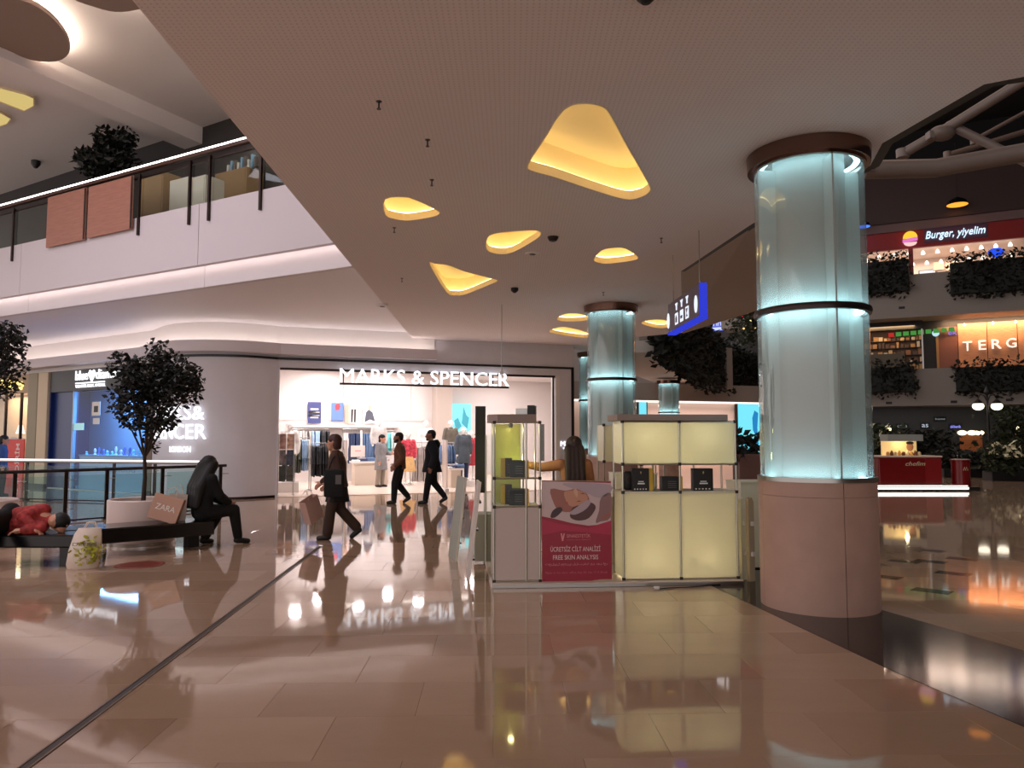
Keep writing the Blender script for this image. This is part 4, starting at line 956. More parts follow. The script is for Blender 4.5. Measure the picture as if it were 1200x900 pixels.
# mannequins
M_MAN = mat('mannequin_white', (230, 226, 222), .4)
def mannequin(label, px, off, z0, clothes, rz=math.pi*1.5, s=1.0, full=True):
    x = S.hit(px, 540, off)[0]
    t, J, H = figure('mannequin', label, 'mannequin', S.pt(x, off, z0), rz + S.ang, dict(elL=(0, .24, 1.12), elR=(0, -.24, 1.12)), s, M_MAN, 0, None, .016, False)
    MB().lathe([(.001, 0), (.18, 0), (.18, .012), (.001, .012)], 20).build('base_plate', M_STEEL, t)
    for nm, mb, m in clothes(J): wear(t, nm, mb, m, .018, 4)
    MB().box(-.32, .32, -.28, .28, -z0/s+.012/s, -.001).build('podium', M_WHITE, t) if z0 > .05 else None
    return t
c_khaki, c_red, c_yel, c_dk = C('khaki', (104, 96, 84)), mat('cloth_redprint', (196, 60, 76), .8, vary=.6, vscale=14), C('yellow', (214, 172, 116)), C('slate', (74, 82, 90))
mannequin('mannequin in a khaki jacket and jeans on a podium by the cyan poster', 528, 4.2, .45, lambda J: [('jacket', jacket(J), c_khaki), ('trousers', trouser(J), c_denim)])
mannequin('mannequin in a long slate coat and jeans beside the cyan poster', 543, 2.6, .2, lambda J: [('coat', jacket(J, .03, .55, .05), c_dk), ('trousers', trouser(J), c_jean)])
mannequin('mannequin in a red patterned top and yellow skirt behind the man in brown', 478, 3.6, .05, lambda J: [('top', jacket(J, .02, .88), c_red), ('skirt', MB().loft([((0, 0, .42), .24, .28, .05), ((0, 0, .7), .19, .22), ((0, 0, .98), .14, .17)]), c_yel)])
mannequin('mannequin in a white blouse beside the rail of grey trousers', 499, 5.0, .45, lambda J: [('blouse', jacket(J), c_white), ('trousers', trouser(J), c_grey)])
mannequin('mannequin in a pale blouse standing above the cyan shirts', 443.5, 4.9, .5, lambda J: [('blouse', jacket(J, .02, .85), C('print', (196, 190, 186))), ('trousers', trouser(J), c_jean)])
mannequin('mannequin in white at the shop entrance beside the photo stand', 338, 1.8, .3, lambda J: [('blouse', jacket(J, .05, .8, .06), c_white), ('trousers', trouser(J), c_dk)])
mannequin('mannequin in a dark red dress beside the kiosk tower', 551.5, 4.5, .1, lambda J: [('dress', jacket(J, .02, .5, .06), C('wine', (150, 40, 52)))])
# photo stand at the entrance
x0 = S.hit(326, 545, .7)[0]; x1 = S.hit(344, 545, .7)[0]; zt_ = S.hit(330, 509, .7)[1]
t = thing('photo_stand', 'upright photo stand with small fashion pictures at the shop entrance', 'display stand', S.pt(x0, .7, .012), S.ang)
Wp = x1-x0
for x in (0, Wp): MB().tube([(x, 0, 0), (x, 0, zt_)], .012, 8).build('upright', M_STEEL, t); MB().box(x-.02, x+.02, -.2, .2, 0, .02).build('foot', M_STEEL, t)
PM = [mat('photo_%d' % k, c, .5, vary=.5, vscale=9) for k, c in enumerate(((170, 130, 120), (210, 170, 150), (120, 110, 112), (70, 78, 96), (60, 64, 62), (84, 84, 78)))]
for k in range(6):
    cx, rz_ = k % 2, k // 2; hh = (zt_-.35)/3
    MB().box(.02+cx*(Wp/2), Wp/2-.01+cx*(Wp/2), -.008, .008, zt_-(rz_+1)*hh+.02, zt_-rz_*hh).build('picture', PM[k], t)
# tables with folded clothes
def table(label, px0, px1, ytop, off, dep, piles):
    x0, z = S.hit(px0, ytop, off); x1 = S.hit(px1, ytop, off)[0]; L = x1-x0
    t = thing('display_table', label, 'table', S.pt(x0, off, .012), S.ang); z -= .012
    MB().box(0, L, 0, dep, z-.06, z, .006).build('tabletop', M_WHITE, t); MB().box(.06, L-.06, .06, dep-.06, .0, z-.06).build('plinth', mat('table_beige', (206, 192, 178), .5), t)
    for i in range(piles):
        for q in range(2):
            m = [c_white, c_black, c_jean, c_grey, c_denim][(i*2+q) % 5]; h = .05+.035*((i+q) % 3)
            o = tag(MB().box(-.13, .13, -.15, .15, 0, h, .02).build('folded_garment', m, None, True, S.pt(x0+L*(i+.5)/piles, off+dep*(.27+.46*q), z+.012), S.ang),
                    'folded %s garment lying on the %s' % (m.name.split('_')[1], label), 'garment', 'folded clothes on the tables')
table('low white table before the grey-coated shopper', 414, 457, 541, 4.0, .9, 5)
table('low beige table at the white pier', 527, 543, 549, 1.9, .7, 3)
x0, z0 = S.hit(411, 535.5, 4.3); x1, z1 = S.hit(428, 522, 4.3)
t = thing('sign_holder', 'white sign board standing on the low shop table', 'sign', S.pt(x0, 4.3, S.hit(414, 541, 4.0)[1]), S.ang)
MB().box(0, x1-x0, 0, .02, z0-t.location.z, z1-t.location.z).build('board', mat('sign_cream', (236, 222, 214), .5), t); MB().box((x1-x0)/2-.02, (x1-x0)/2+.02, 0, .02, 0, z0-t.location.z).build('stem', M_STEEL, t)
MB().box((x1-x0)*.3, (x1-x0)*.7, -.003, 0, (z0+z1)/2-t.location.z, (z0+z1)/2-t.location.z+.02).build('print', I_RED, t)
# anti-theft gates
for px, lab in ((521, 'white anti-theft gate post at the shop entrance by the pier'), (404, 'white anti-theft gate post behind the walking woman')):
    x = S.hit(px, 577, .5)[0]; t = thing('security_gate', lab, 'security gate', S.pt(x, .5, .012), S.ang)
    MB().box(-.03, .03, -.25, .25, .1, 1.5, .03).build('panel', glass('gate_acrylic', (235, 228, 224), body=.35, bodycol=(236, 226, 220), trans=.2), t, True); MB().box(-.06, .06, -.28, .28, 0, .1, .02).build('base', M_WHITE, t, True)
# ---- shop sign
sg = thing('shop_sign', 'glowing white lettering hung across the clothes shop entrance', 'sign', S.p0, S.ang)
a = S.hit(398, 449, -.08); b = S.hit(596, 454.5, -.08); zt_ = S.hit(398, 432.5, -.08)[1]; zb_ = (a[1]+b[1])/2
zt_ = (zt_ + S.hit(590, 436.5, -.08)[1])/2
WORD = 'MARKS & SPENCER'
lettering('lettering', WORD, M_LETTER, sg, a[0], b[0], zb_+.03, zt_, -.08, .06)
MB().box(a[0], b[0], -.11, -.05, zb_-.03, zb_+.025).build('rail', M_BLACKTRIM, sg)
for f in (.02, .45, .9): MB().box(a[0]+(b[0]-a[0])*f-.015, a[0]+(b[0]-a[0])*f+.015, -.09, -.06, zb_+.02, 3.47).build('hanger', M_BLACKTRIM, sg)
s2 = thing('shop_sign', 'tiny glowing shop lettering on the grey pier beside the far column', 'sign', S.p0, S.ang)
a = S.hit(657, 523, -.015); b = S.hit(671, 517, -.015); lettering('lettering', 'M&S', M_LETTER, s2, a[0], b[0], a[1], b[1], -.01, .02)
a = S.hit(660, 526, -.015); b = S.hit(669, 524.2, -.015); lettering('lettering', 'LONDON', M_LETTER, s2, a[0], b[0], a[1], b[1], -.01, .02)
# ---- sign bent round the corner wall
rev = offset_line(curve, -.06)[::-1]; cum = [0]
for i in range(1, len(rev)): cum.append(cum[-1] + (rev[i]-rev[i-1]).length)
def along(s):
    s = max(0, min(cum[-1]-1e-4, s)); i = max(k for k in range(len(cum)) if cum[k] <= s); i = min(i, len(rev)-2)
    f = (s-cum[i])/(cum[i+1]-cum[i]); p = rev[i].lerp(rev[i+1], f); t_ = (rev[i+1]-rev[i]).normalized(); return p, t_
def s_of_px(px): return min(((abs(600+F*along(s/100)[0].x/along(s/100)[0].y - px), s/100) for s in range(0, int(cum[-1]*100))))[1]
s3 = thing('shop_sign', 'glowing white shop lettering on the curved corner wall behind the tree', 'sign', (rev[0].x, rev[0].y, 0))
for body, p0_, p1_, y0_, y1_ in (('MARKS&', 184, 240, 476, 492), ('SPENCER', 183, 243, 497, 514.5), ('LONDON', 201, 225, 523, 530)):
    sa, sb = s_of_px(p0_), s_of_px(p1_); dd = along((sa+sb)/2)[0].y
    o = lettering('lettering', body, M_LETTER, s3, sa, sb, PD(212, y1_, dd).z, PD(212, y0_, dd).z, 0, .03, .004)
    for v in o.data.vertices:
        p, t_ = along(v.co.x); n_ = Vector((t_.y, -t_.x, 0)); q = p + n_*(-v.co.y) - s3.location
        v.co = Vector((q.x, q.y, v.co.z))

# ================================================================== SHOPS BEYOND THE RAILING (left)
G = sh_l
sx = lambda px: G.hit(px, 520)[0]
zs0 = G.hit(60, 460)[1]; zs1 = G.hit(60, 436)[1]
M_NAVYSH = mat('navy_panel', (24, 48, 112), .3); M_SHBLACK = mat('shop_black', (22, 20, 24), .4)
ws = struct(MB().box(0, G.len, 0, .25, zs1, WZ).build('wall_shops', M_WHITE, None, False, G.p0, G.ang), 'pale wall strip above the shops beyond the railing')
bl = thing('jewellery_shop', 'blue lit jewellery shop front with black sign band beyond the railing', 'shop', G.p0, G.ang)
xa, xb = sx(57.5), sx(172)
MB().box(xa, xb, -.02, .2, zs0, zs1).build('sign_band', M_SHBLACK, bl)
MB().box(xa, sx(84), .1, .16, .0, zs0).build('door_panel', M_NAVYSH, bl)
MB().box(sx(84)-.04, sx(84)+.02, .0, .1, 0, zs0).build('mullion', mat('pale_frame', (180, 200, 220), .4), bl)
MB().box(sx(84), xb, .05, .062, .0, zs0).build('pane', glass('shop_glass', (228, 240, 250), refl=.03), bl)
MB().box(xa-.0, xb+.3, 1.25, 1.3, 0, zs1).build('back_wall', mat('steel_blue_wall', (160, 184, 216), .6), bl)
MB().box(xa, xb+.3, .2, 1.25, zs0+.1, zs0+.16).build('ceiling', M_WHITE, bl); MB().box(xa, xb+.3, .0, 1.25, .0, .02).build('floor', M_WHITE, bl)
MB().box(xa-.06, xa, .0, 1.25, 0, zs1).build('side_wall', M_NAVYSH, bl); MB().box(xb+.3, xb+.36, .2, 1.25, 0, zs1).build('side_wall', M_NAVYSH, bl)
a = G.hit(89, 446, -.03); b = G.hit(165, 432.5, -.03)
zl0 = G.hit(89, 446, -.03)[1]; zl1 = G.hit(89, 435, -.03)[1]
xh0, xh1 = G.hit(104, 440, -.03)[0], G.hit(112.5, 440, -.03)[0]
lettering('lettering', 'blue', M_LETTER, bl, a[0], xh0-.02, zl0, zl1, -.03, .03, .004); lettering('lettering', 'diamond', M_LETTER, bl, xh1+.02, xh1+.02+(xh0-a[0])*2.15, zl0, zl1, -.03, .03, .004)
xm = (xh0+xh1)/2; hw = (xh1-xh0)/2; hh = zl1-zl0
MB().prism_y([(xm-hw, zl0+hh*.62), (xm-hw*.55, zl1), (xm, zl0+hh*.82), (xm+hw*.55, zl1), (xm+hw, zl0+hh*.62), (xm, zl0-.08)], -.06, -.03).build('heart_logo', M_LETTER, bl)
xe = xh1+.02+(xh0-a[0])*2.15
z_ = G.hit(95, 449, -.03)[1]; MB().box(a[0], xh1+.5, -.05, -.03, z_-.02, z_+.02).build('underline', M_LETTER, bl)
z0_, z1_ = G.hit(92, 454.5, -.03)[1], G.hit(92, 451, -.03)[1]
lettering('lettering', 'WINTER BOX AMSTEL', M_LETTER, bl, a[0], xh1+.55, z0_, z1_, -.03, .02)
area_light('jewellery_lamp', G.pt((sx(84)+xb)/2, 0.7, zs0+.05), 2.6, .9, 130, (150, 206, 255), (0, 0, G.ang))
# display inside
zc_ = G.hit(120, 535, .2)[1]
t = thing('display_case', 'white jewellery display case in the blue shop window', 'display', G.pt(sx(86), .2, .02), G.ang); L = xb - sx(86) - .1
MB().box(0, L, 0, .6, 0, zc_-.02).build('plinth', mat('case_white', (226, 236, 244), .4), t); MB().box(-.02, L+.02, -.02, .62, zc_-.02, zc_+.02).build('tray', mat('tray_blue', (150, 196, 236), .3), t)
lettering('lettering', 'a diamond', mat('etched_grey', (170, 190, 204), .4), t, L*.25, L*.8, zc_*.55, zc_*.72, 0, .004)
for k in range(16):
    x = L*(k+.5)/16; h = .10+.16*random.random()
    mm = [mat('gem_cyan', (130, 220, 244), .15), mat('gem_blue', (60, 110, 200), .15), mat('bust_white', (236, 240, 244), .4)][k % 3]
    o = tag(MB().lathe([(.05, 0), (.05, .02), (.02, .05), (.045, h*.7), (.02, h), (.001, h+.01)], 10).build('jewellery_stand', mm, None, True, G.pt(sx(86)+x, .2+.15+.25*(k % 2), .02+zc_+.02)),
            '%s jewellery stand in the blue shop window' % ('cyan', 'deep blue', 'white')[k % 3], 'jewellery stand', 'jewellery stands in the window')
for (px0, px1, py0, py1, lab, m) in ((84.5, 98, 496, 504, 'pale cyan card stuck on the jewellery shop window', mat('card_cyan', (170, 232, 240), .5, emit=(170, 232, 240), es=.35)), (108, 117, 471, 487, 'white notice with a picture on the jewellery shop window', I_WHT), (109, 116, 490, 497, 'small white notice below another on the jewellery shop window', I_WHT)):
    x0, z1 = G.hit(px0, py0, .03); x1, z0 = G.hit(px1, py1, .03)
    t = thing('window_notice', lab, 'notice', G.pt(x0, .03, z0), G.ang); MB().box(0, x1-x0, 0, .01, 0, z1-z0).build('card', m, t)
    if py0 == 471: MB().box((x1-x0)*.25, (x1-x0)*.75, -.003, 0, (z1-z0)*.25, (z1-z0)*.7).build('print', I_BLK, t)
# pillars, each with its own flat colour
M_PIL = mat('olive_pillar', (150, 140, 112), .5); M_PILL = mat('lit_pillar', (214, 196, 166), .5)
for (p0_, p1_, m, lab) in ((33, 44, M_PIL, 'olive grey pillar between the two shops beyond the railing'), (44.5, 56, M_PILL, 'cream pillar beside the blue jewellery shop'), (172.5, 181, mat('brown_pillar', (120, 100, 84), .5), 'brown pillar where the curved wall starts')):
    t = thing('pillar', lab, 'pillar', G.pt(sx(p0_), -.08, 0), G.ang); MB().box(0, sx(p1_)-sx(p0_), 0, .3, 0, zs1, .02).build('shaft', m, t); MB().box(-.01, sx(p1_)-sx(p0_)+.01, -.015, .3, 0, .12).build('foot', M_DARKSTEEL, t)
# far left shop
f2 = thing('gift_shop', 'warm lit shop front with a tan band at the left edge', 'shop', G.p0, G.ang); xa, xb = sx(-60), sx(33)
zb0, zb1 = G.hit(15, 461)[1], G.hit(15, 438)[1]
MB().box(xa, xb, -.02, .2, zb0, zs1).build('sign_band', mat('tan_band', (176, 150, 120), .5), f2)
for k in range(9):
    x = G.hit(-12+4.6*k, 450, -.03)[0]; zz = G.hit(-12+4.6*k, 450 if k % 2 else 452, -.03)[1]
    for q in range(5):
        an = q*2*math.pi/5; MB().prism_y([(x+.10*math.cos(an)+.05*math.cos(2*math.pi*i/6), zz+.10*math.sin(an)+.05*math.sin(2*math.pi*i/6)) for i in range(6)], -.05, -.02).build('flower_dot', glow('sign_yellow', (255, 226, 130), 2.0), f2)
MB().box(xa, xb, .06, .07, 0, zb0).build('pane', M_GLASS, f2)
for px in (3, 21): MB().box(sx(px)-.03, sx(px)+.03, .02, .1, 0, zb0).build('mullion', M_DARKSTEEL, f2)
MB().box(xa-3, xb, 1.25, 1.3, 0, zs1).build('back_wall', mat('peach_wall', (226, 190, 160), .6), f2); MB().box(xa-3, xb, .2, 1.25, zb0+.05, zb0+.1).build('ceiling', M_WHITE, f2)
area_light('warm_shop_lamp', G.pt(sx(0), .7, zb0), 4.5, .9, 110, (255, 214, 176), (0, 0, G.ang))
rb = thing('sale_banner', 'red upright banner with white letters in the warm shop window', 'banner', G.pt(sx(8.5), -.05, 0), G.ang)
x1 = sx(30)-sx(8.5); z1 = G.hit(15, 514.5)[1]
MB().box(0, x1, 0, .03, 0, z1).build('board', mat('banner_red', (206, 44, 36), .5, emit=(206, 44, 36), es=.08), rb)
lo_ = lettering('lettering', 'İNDİRİM', M_INKW, rb, 0, 1.3, 0, .32, 0, .004, .01)
for v in lo_.data.vertices: v.co = Vector((x1*.78 - v.co.z, v.co.y, z1-1.45 + v.co.x))
t = thing('table_lamp', 'small white lamp in the warm shop window', 'lamp', G.pt(sx(4.5), .5, .02), G.ang)
zl_ = G.hit(4, 513, .5)[1]; MB().box(-.25, .25, -.2, .2, 0, zl_).build('stand', M_WHITE, t); MB().lathe([(.14, 0), (.06, .3), (.05, .3), (.13, 0)], 20, (0, 0, zl_+.12), close=True).build('lamp_shade', glow('lamp_glow', (255, 236, 210), 2.0), t, True); MB().tube([(0, 0, zl_), (0, 0, zl_+.2)], .015).build('stem', M_STEEL, t)
# ---- railings
def railing(label, P0, P1, posts_px, h, led, name='railing'):
    V = VP(P0, P1); t = thing(name, label, 'railing', V.p0, V.ang)
    MB().tube([(0, 0, h), (V.len, 0, h)], .032 if not led else .028, 10).build('handrail', M_BLACKTRIM if not led else M_STEEL, t, True)
    if led: MB().box(0, V.len, -.03, .01, h+.03, h+.06).build('led_strip', glow('rail_led', (255, 250, 250), 2.2), t)
    xs = sorted(V.hit(px, 570)[0] for px in posts_px)
    for x in xs:
        MB().box(x-.035, x+.035, -.02, .02, 0, h-.03, .004).build('post', M_DARKSTEEL, t); po = t.children[-1]; MB().box(x-.06, x+.06, -.05, .05, 0, .02).build('foot', M_DARKSTEEL, t)
        MB().tube([(x, -.0, h*.82), (x+.16, -.06, h*.82)], .01, 6).build('glass_clamp', M_STEEL, po); MB().tube([(x, -.0, h*.25), (x+.16, -.06, h*.25)], .01, 6).build('glass_clamp', M_STEEL, po)
    for k in range(len(xs)-1): MB().box(xs[k]+.07, xs[k+1]-.05, -.066, -.054, .06, h*.9).build('pane', M_GLASSDIM, t)
    MB().box(0, V.len, -.02, .02, .02, .05).build('bottom_rail', M_DARKSTEEL, t)
    return t
railing('near dark glass railing ending at the seated woman', PZ(-90, 556.5, .97), PZ(265, 545.5, .97), (-70, 17, 77, 125, 190, 258), .97, False)
railing('far glass railing with a white glowing handrail before the shops', PZ(-120, 538.8, .98), PZ(240, 543, .98), (-110, -40, 31, 133, 181, 238), .98, True)
# ================================================================== RIGHT-HAND ATRIUM
Q = VP(PD(1000, 500, 51.0), PD(1290, 500, 45.0))         # galleries across the atrium
qx = lambda px: Q.hit(px, 450)[0]
def qz(py, px=1110): return Q.hit(px, py)[1]
X0, X1 = qx(880)-2, qx(1330)
M_LEAF = mat('dark_leaf', (16, 22, 14), .6, vary=.5, vscale=5); M_LEAF2 = mat('mid_leaf', (40, 50, 26), .6, vary=.4, vscale=5)
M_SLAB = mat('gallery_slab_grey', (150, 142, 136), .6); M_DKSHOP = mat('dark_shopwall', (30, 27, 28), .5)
wr = thing('wall_atrium', 'dim round galleries across the atrium', None, Q.p0, Q.ang); struct(wr)
# ground floor dark back, slab 1, shop 1, slab 2, shop 2, top band
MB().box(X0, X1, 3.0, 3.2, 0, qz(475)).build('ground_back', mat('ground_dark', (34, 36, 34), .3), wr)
MB().box(X0, X1, 0, 3.2, qz(475), qz(461)).build('slab', M_SLAB, wr); MB().box(X0, X1, .0, .25, qz(461), qz(431)).build('parapet', M_SLAB, wr)
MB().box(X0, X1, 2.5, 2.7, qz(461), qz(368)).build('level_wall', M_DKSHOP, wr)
MB().box(X0, X1, 0, 3.2, qz(369), qz(346)).build('slab', M_SLAB, wr); MB().box(X0, X1, .0, .25, qz(346), qz(318)).build('parapet', M_SLAB, wr)
MB().box(X0, X1, 5.5, 5.7, qz(346), qz(262)).build('level_wall', mat('food_wall', (240, 226, 214), .6), wr)
MB().box(X0, X1, .6, 5.5, qz(281), qz(278)).build('food_ceiling', mat('food_ceiling', (236, 214, 200), .6), wr)
MB().box(X0, X1, .4, .7, qz(285), qz(264)).build('red_band', mat('red_band', (150, 26, 26), .5), wr)
MB().box(X0, X1, .2, .7, qz(264), qz(254)).build('grey_band', mat('mauve_band', (120, 96, 96), .6), wr)
MB().box(X0, X1, 0, .5, qz(254), qz(190)).build('upper_band', M_BROWNFACE, wr)
for px, py in ((1041, 471), (1117, 471), (1182, 470), (1060, 357), (1161, 352)): MB().box(qx(px)-.18, qx(px)+.18, -.02, 0, qz(py)-.08, qz(py)+.08).build('vent_slot', M_BLACK, wr)
for k in range(6): area_light('food_lamp', Q.pt(qx(1020+32*k), 3.0, qz(284)), 1.4, 1.4, 110, (255, 226, 205), (0, 0, Q.ang))
area_light('leather_lamp', Q.pt(qx(1165), 1.7, qz(372)), 5, .5, 230, (255, 206, 160), (R(25), 0, Q.ang))
area_light('books_lamp', Q.pt(qx(1045), 1.9, qz(374)), 3, .7, 160, (255, 206, 150), (R(15), 0, Q.ang))
# hedges in the parapet planters
def leaves(n, fn, size, seed, fold=.3):
    rd = random.Random(seed); m = MB()
    for _ in range(n):
        p = Vector(fn(rd)); a = rd.uniform(0, 6.28); e = rd.uniform(-.9, .9); L = size*rd.uniform(.7, 1.4)
        d = Vector((math.cos(a)*math.cos(e), math.sin(a)*math.cos(e), math.sin(e))); s = d.cross(Vector((rd.uniform(-1, 1), rd.uniform(-1, 1), rd.uniform(-1, 1)))).normalized(); nn = d.cross(s)*L*fold*.4
        m.add([p, p + d*L*.5 + s*L*.28 + nn, p + d*L, p + d*L*.5 - s*L*.28 + nn], [(0, 1, 2), (0, 2, 3)])
    return m
def hedge(label, px0, px1, py0, py1, seed, m=M_LEAF):
    x0, x1 = qx(px0), qx(px1); z0, z1 = qz(py1, (px0+px1)/2), qz(py0, (px0+px1)/2); L = x1-x0; h = z1-z0
    t = thing('hedge', label, 'hedge', Q.pt(x0, 0, z0), Q.ang, 'hanging hedges on the galleries')
    tag(leaves(int(L*h*75), lambda r: (r.uniform(0, L), -.1 - .5*r.random(), h*(r.random()**.8) - .25*r.random()), .30, seed).build('foliage', m, t), kind='stuff')
    tag(leaves(int(L*22), lambda r: (r.uniform(0, L), -.1 - .4*r.random(), h + .35*r.random()**2), .28, seed+1).build('top_sprigs', m, t), kind='stuff')
    MB().box(.1, L-.1, -.35, -.01, h*.08, h*.9, .05).build('planter', M_LEAF, t)
hedge('dark hanging hedge on the lower gallery beside the near column', 1012, 1074, 427, 463, 1)
hedge('dark hanging hedge on the lower gallery below the leather shop', 1118, 1260, 425, 461, 2)
hedge('dark hanging hedge on the top gallery beside the near column', 1012, 1072, 302, 347, 3)
hedge('dark hanging hedge on the top gallery below the burger lettering', 1116, 1260, 298, 345, 4)
# leather shop
lw = thing('leather_shop', 'orange lit panelled shop wall with raised letters on the lower gallery', 'shop', Q.p0, Q.ang)
M_ORNG = wood_mat('orange_panel', (178, 122, 88), (196, 142, 106))
for k in range(3):
    MB().box(qx(1128)+ (qx(1240)-qx(1128))*k/3+.02, qx(1128)+(qx(1240)-qx(1128))*(k+1)/3-.02, 2.3, 2.45, qz(431), qz(375)).build('panel', M_ORNG, lw)
MB().box(qx(1103), qx(1128)-.02, 2.3, 2.45, qz(431), qz(378)).build('panel', mat('brown_end_panel', (120, 74, 58), .5), lw)
MB().box(qx(1101), qx(1104), 2.2, 2.3, qz(431), qz(385)).build('edge_post', mat('gold_post', (160, 120, 70), .5), lw)
for ch, c0, c1 in (('T', 1133.5, 1145), ('E', 1153, 1162), ('R', 1169, 1181), ('G', 1187, 1199.5)):
    mx = (c0+c1)/2; lettering('lettering', ch, mat('letter_face', (240, 236, 232), .5, emit=(255, 250, 244), es=.5), lw, qx(c0), qx(c1), qz(407-(mx-1139)*.075, mx), qz(395.5-(mx-1139)*.075, mx), 2.25, .15, .004)
lettering('lettering', 'ek', glow('violet_letters', (150, 130, 220), 1.0), lw, qx(1116.5), qx(1127), qz(388), qz(382), 2.28, .05)
MB().lathe([(.001, 0), (.22, 0), (.22, .05), (.001, .05)], 16).build('round_sign', glow('cyan_round', (190, 230, 240), .9), lw, False, (qx(1101), 2.2, qz(385)), 0).rotation_euler = (R(90), 0, 0)
for px in (1136, 1171, 1199): MB().lathe([(.05, 0), (.12, .12), (.02, .2)], 10, (qx(px), 1.9, qz(379))).build('spotlight', glow('spot_warm', (255, 220, 180), 3.0), lw, True)
# book shop: shelves with many small spines
bw = thing('book_shop', 'warm lit shop full of small goods beside the leather shop', 'shop', Q.p0, Q.ang)
MB().box(qx(1010), qx(1084), 2.35, 2.45, qz(432), qz(379)).build('back_panel', mat('shelf_brown', (120, 92, 66), .6), bw)
MB().box(qx(1083), qx(1085), 1.9, 2.45, qz(432), qz(379)).build('edge_post', M_STEEL, bw); MB().box(qx(1010), qx(1085), 1.8, 2.45, qz(379), qz(367)).build('sign_band', M_BLACK, bw)
gc = [mat('good_%d' % k, c, .5) for k, c in enumerate(((196, 150, 96), (226, 206, 176), (150, 104, 70), (96, 72, 54), (210, 180, 130)))]
for r in range(5):
    z = qz(428 - 9*r); MB().box(qx(1010), qx(1083), 2.05, 2.35, z-.05, z).build('shelf_board', M_DKSHOP, bw)
    x = qx(1011) + .1
    while x < qx(1082):
        wd = random.uniform(.12, .3); hh = random.uniform(.18, .42)
        if not (r < 2 and x < qx(1062)): tag(MB().box(x, x+wd, 2.08, 2.3, 0, hh).build('shop_good', random.choice(gc), None, False, Q.pt(0, 0, z), Q.ang), 'small boxed good on a shelf of the warm lit gallery shop', 'package', 'goods in the gallery shop')
        x += wd + random.uniform(.02, .12)
MB().box(qx(1012), qx(1062), 2.0, 2.3, qz(430), qz(408)).build('counter', mat('shop_counter_dark', (74, 70, 62), .5), bw)
for k in range(9): MB().box(qx(1043)+.45*k, qx(1043)+.45*k+.34, 2.0, 2.1, qz(387-k*.35), qz(382-k*.35)).build('bunting', [glow('bunt_red', (220, 60, 50), .6), glow('bunt_green', (90, 170, 80), .6), MATS['bunt_green'] if 'bunt_green' in MATS else None][0 if k == 0 else 1], bw)
# burger counter: sign, logo, menu boards, lamps, customers' planters
bg = thing('burger_sign', 'glowing script lettering on the red band of the top gallery', 'sign', Q.p0, Q.ang)
lettering('lettering', 'Burger, yiyelim', glow('script_glow', (205, 236, 255), 1.3), bg, qx(1091.5), qx(1163.5), qz(278, 1120), qz(265.5, 1130), .35, .12, .006, .25)
MB().box(qx(1090), qx(1166), .36, .4, qz(281), qz(263)).build('backing', mat('violet_backing', (86, 44, 66), .5), bg)
lgo = thing('round_logo', 'round yellow and pink bun logo sign on a red post', 'sign', Q.pt(qx(1073), .2, qz(340)), Q.ang)
zz = lambda py: qz(py)-qz(340)
def half(cx, cz, rx, rz_, a0, a1): return [(cx + rx*math.cos(R(a0+(a1-a0)*k/12)), cz + rz_*math.sin(R(a0+(a1-a0)*k/12))) for k in range(13)]
rr = (qx(1082)-qx(1064.5))/2
MB().prism_y(half(0, zz(274), rr, zz(267)-zz(274)+.05, 0, 180), -.2, 0).build('bun_top', glow('logo_yellow', (250, 200, 60), 1.0), lgo)
MB().prism_y([(-rr*1.05, zz(279)), (rr, zz(279)+.1), (rr, zz(274.5)+.05), (-rr*1.05, zz(274.5)-.05)], -.22, 0).build('band', glow('logo_pink', (222, 120, 190), 1.0), lgo)
MB().prism_y(half(0, zz(279)-.02, rr*.9, zz(279)-zz(283), 180, 360), -.2, 0).build('bun_bottom', glow('logo_cream', (244, 200, 196), 1.0), lgo)
MB().box(-.14, .14, 0, .2, 0, zz(283)).build('post', mat('post_red', (150, 20, 16), .4), lgo)
for k in range(10):
    px = 1035+18*k
    for q_, py in enumerate((283+2.6*(k % 2) - .03*(px-1035), 293 - .05*(px-1035))):
        tag(MB().lathe([(.03, .25), (.10, .15), (.13, 0), (.001, 0)], 10).build('spot_lamp', glow('food_spot', (255, 244, 230), 2.5), None, True, Q.pt(qx(px+6*q_), 2.0+2*q_, qz(284)-.3*q_-.2)), 'small bright spot lamp under the food court ceiling', 'lamp', 'spot lamps of the food court')
for k in range(4):
    px = 1104+16*k; x0_ = qx(px); z_ = qz(300, px)
    t = thing('menu_board', 'glowing menu board hung over the food counter, %s from the red post' % ('first', 'second', 'third', 'fourth')[k], 'menu board', Q.pt(x0_, 4.6, z_), Q.ang, 'menu boards')
    MB().box(0, qx(px+13)-x0_, 0, .1, 0, .55).build('panel', mat('menu_cream', (226, 190, 156), .5), t); MB().box(-.04, qx(px+13)-x0_+.04, -.02, .0, -.05, .0).build('frame', M_BLACK, t)
scr = thing('screen', 'bright blue round sign above the top gallery hedge', 'sign', Q.pt(qx(1176), .8, qz(298)), Q.ang)
MB().ell((0, 0, 0), .45, .08, .3).build('face', glow('screen_blue', (40, 80, 230), 1.1), scr, True); MB().box(-.05, .05, 0, .1, -1.9, -.2).build('post', M_BLACK, scr)
lb = thing('light_board', 'white lit board behind the top gallery parapet', 'sign', Q.pt(qx(1086), 5.3, qz(318)), Q.ang); MB().box(0, 1.0, 0, .1, 0, 1.2).build('face', glow('board_white', (255, 252, 250), 1.0), lb); MB().box(-.05, 1.05, .1, .15, -.05, 1.25).build('frame', M_BLACK, lb)
pn = thing('pendant_lamp', 'orange dome lamp hanging before the dark top band', 'lamp', Q.pt(qx(1129), -1.0, qz(246)), Q.ang)
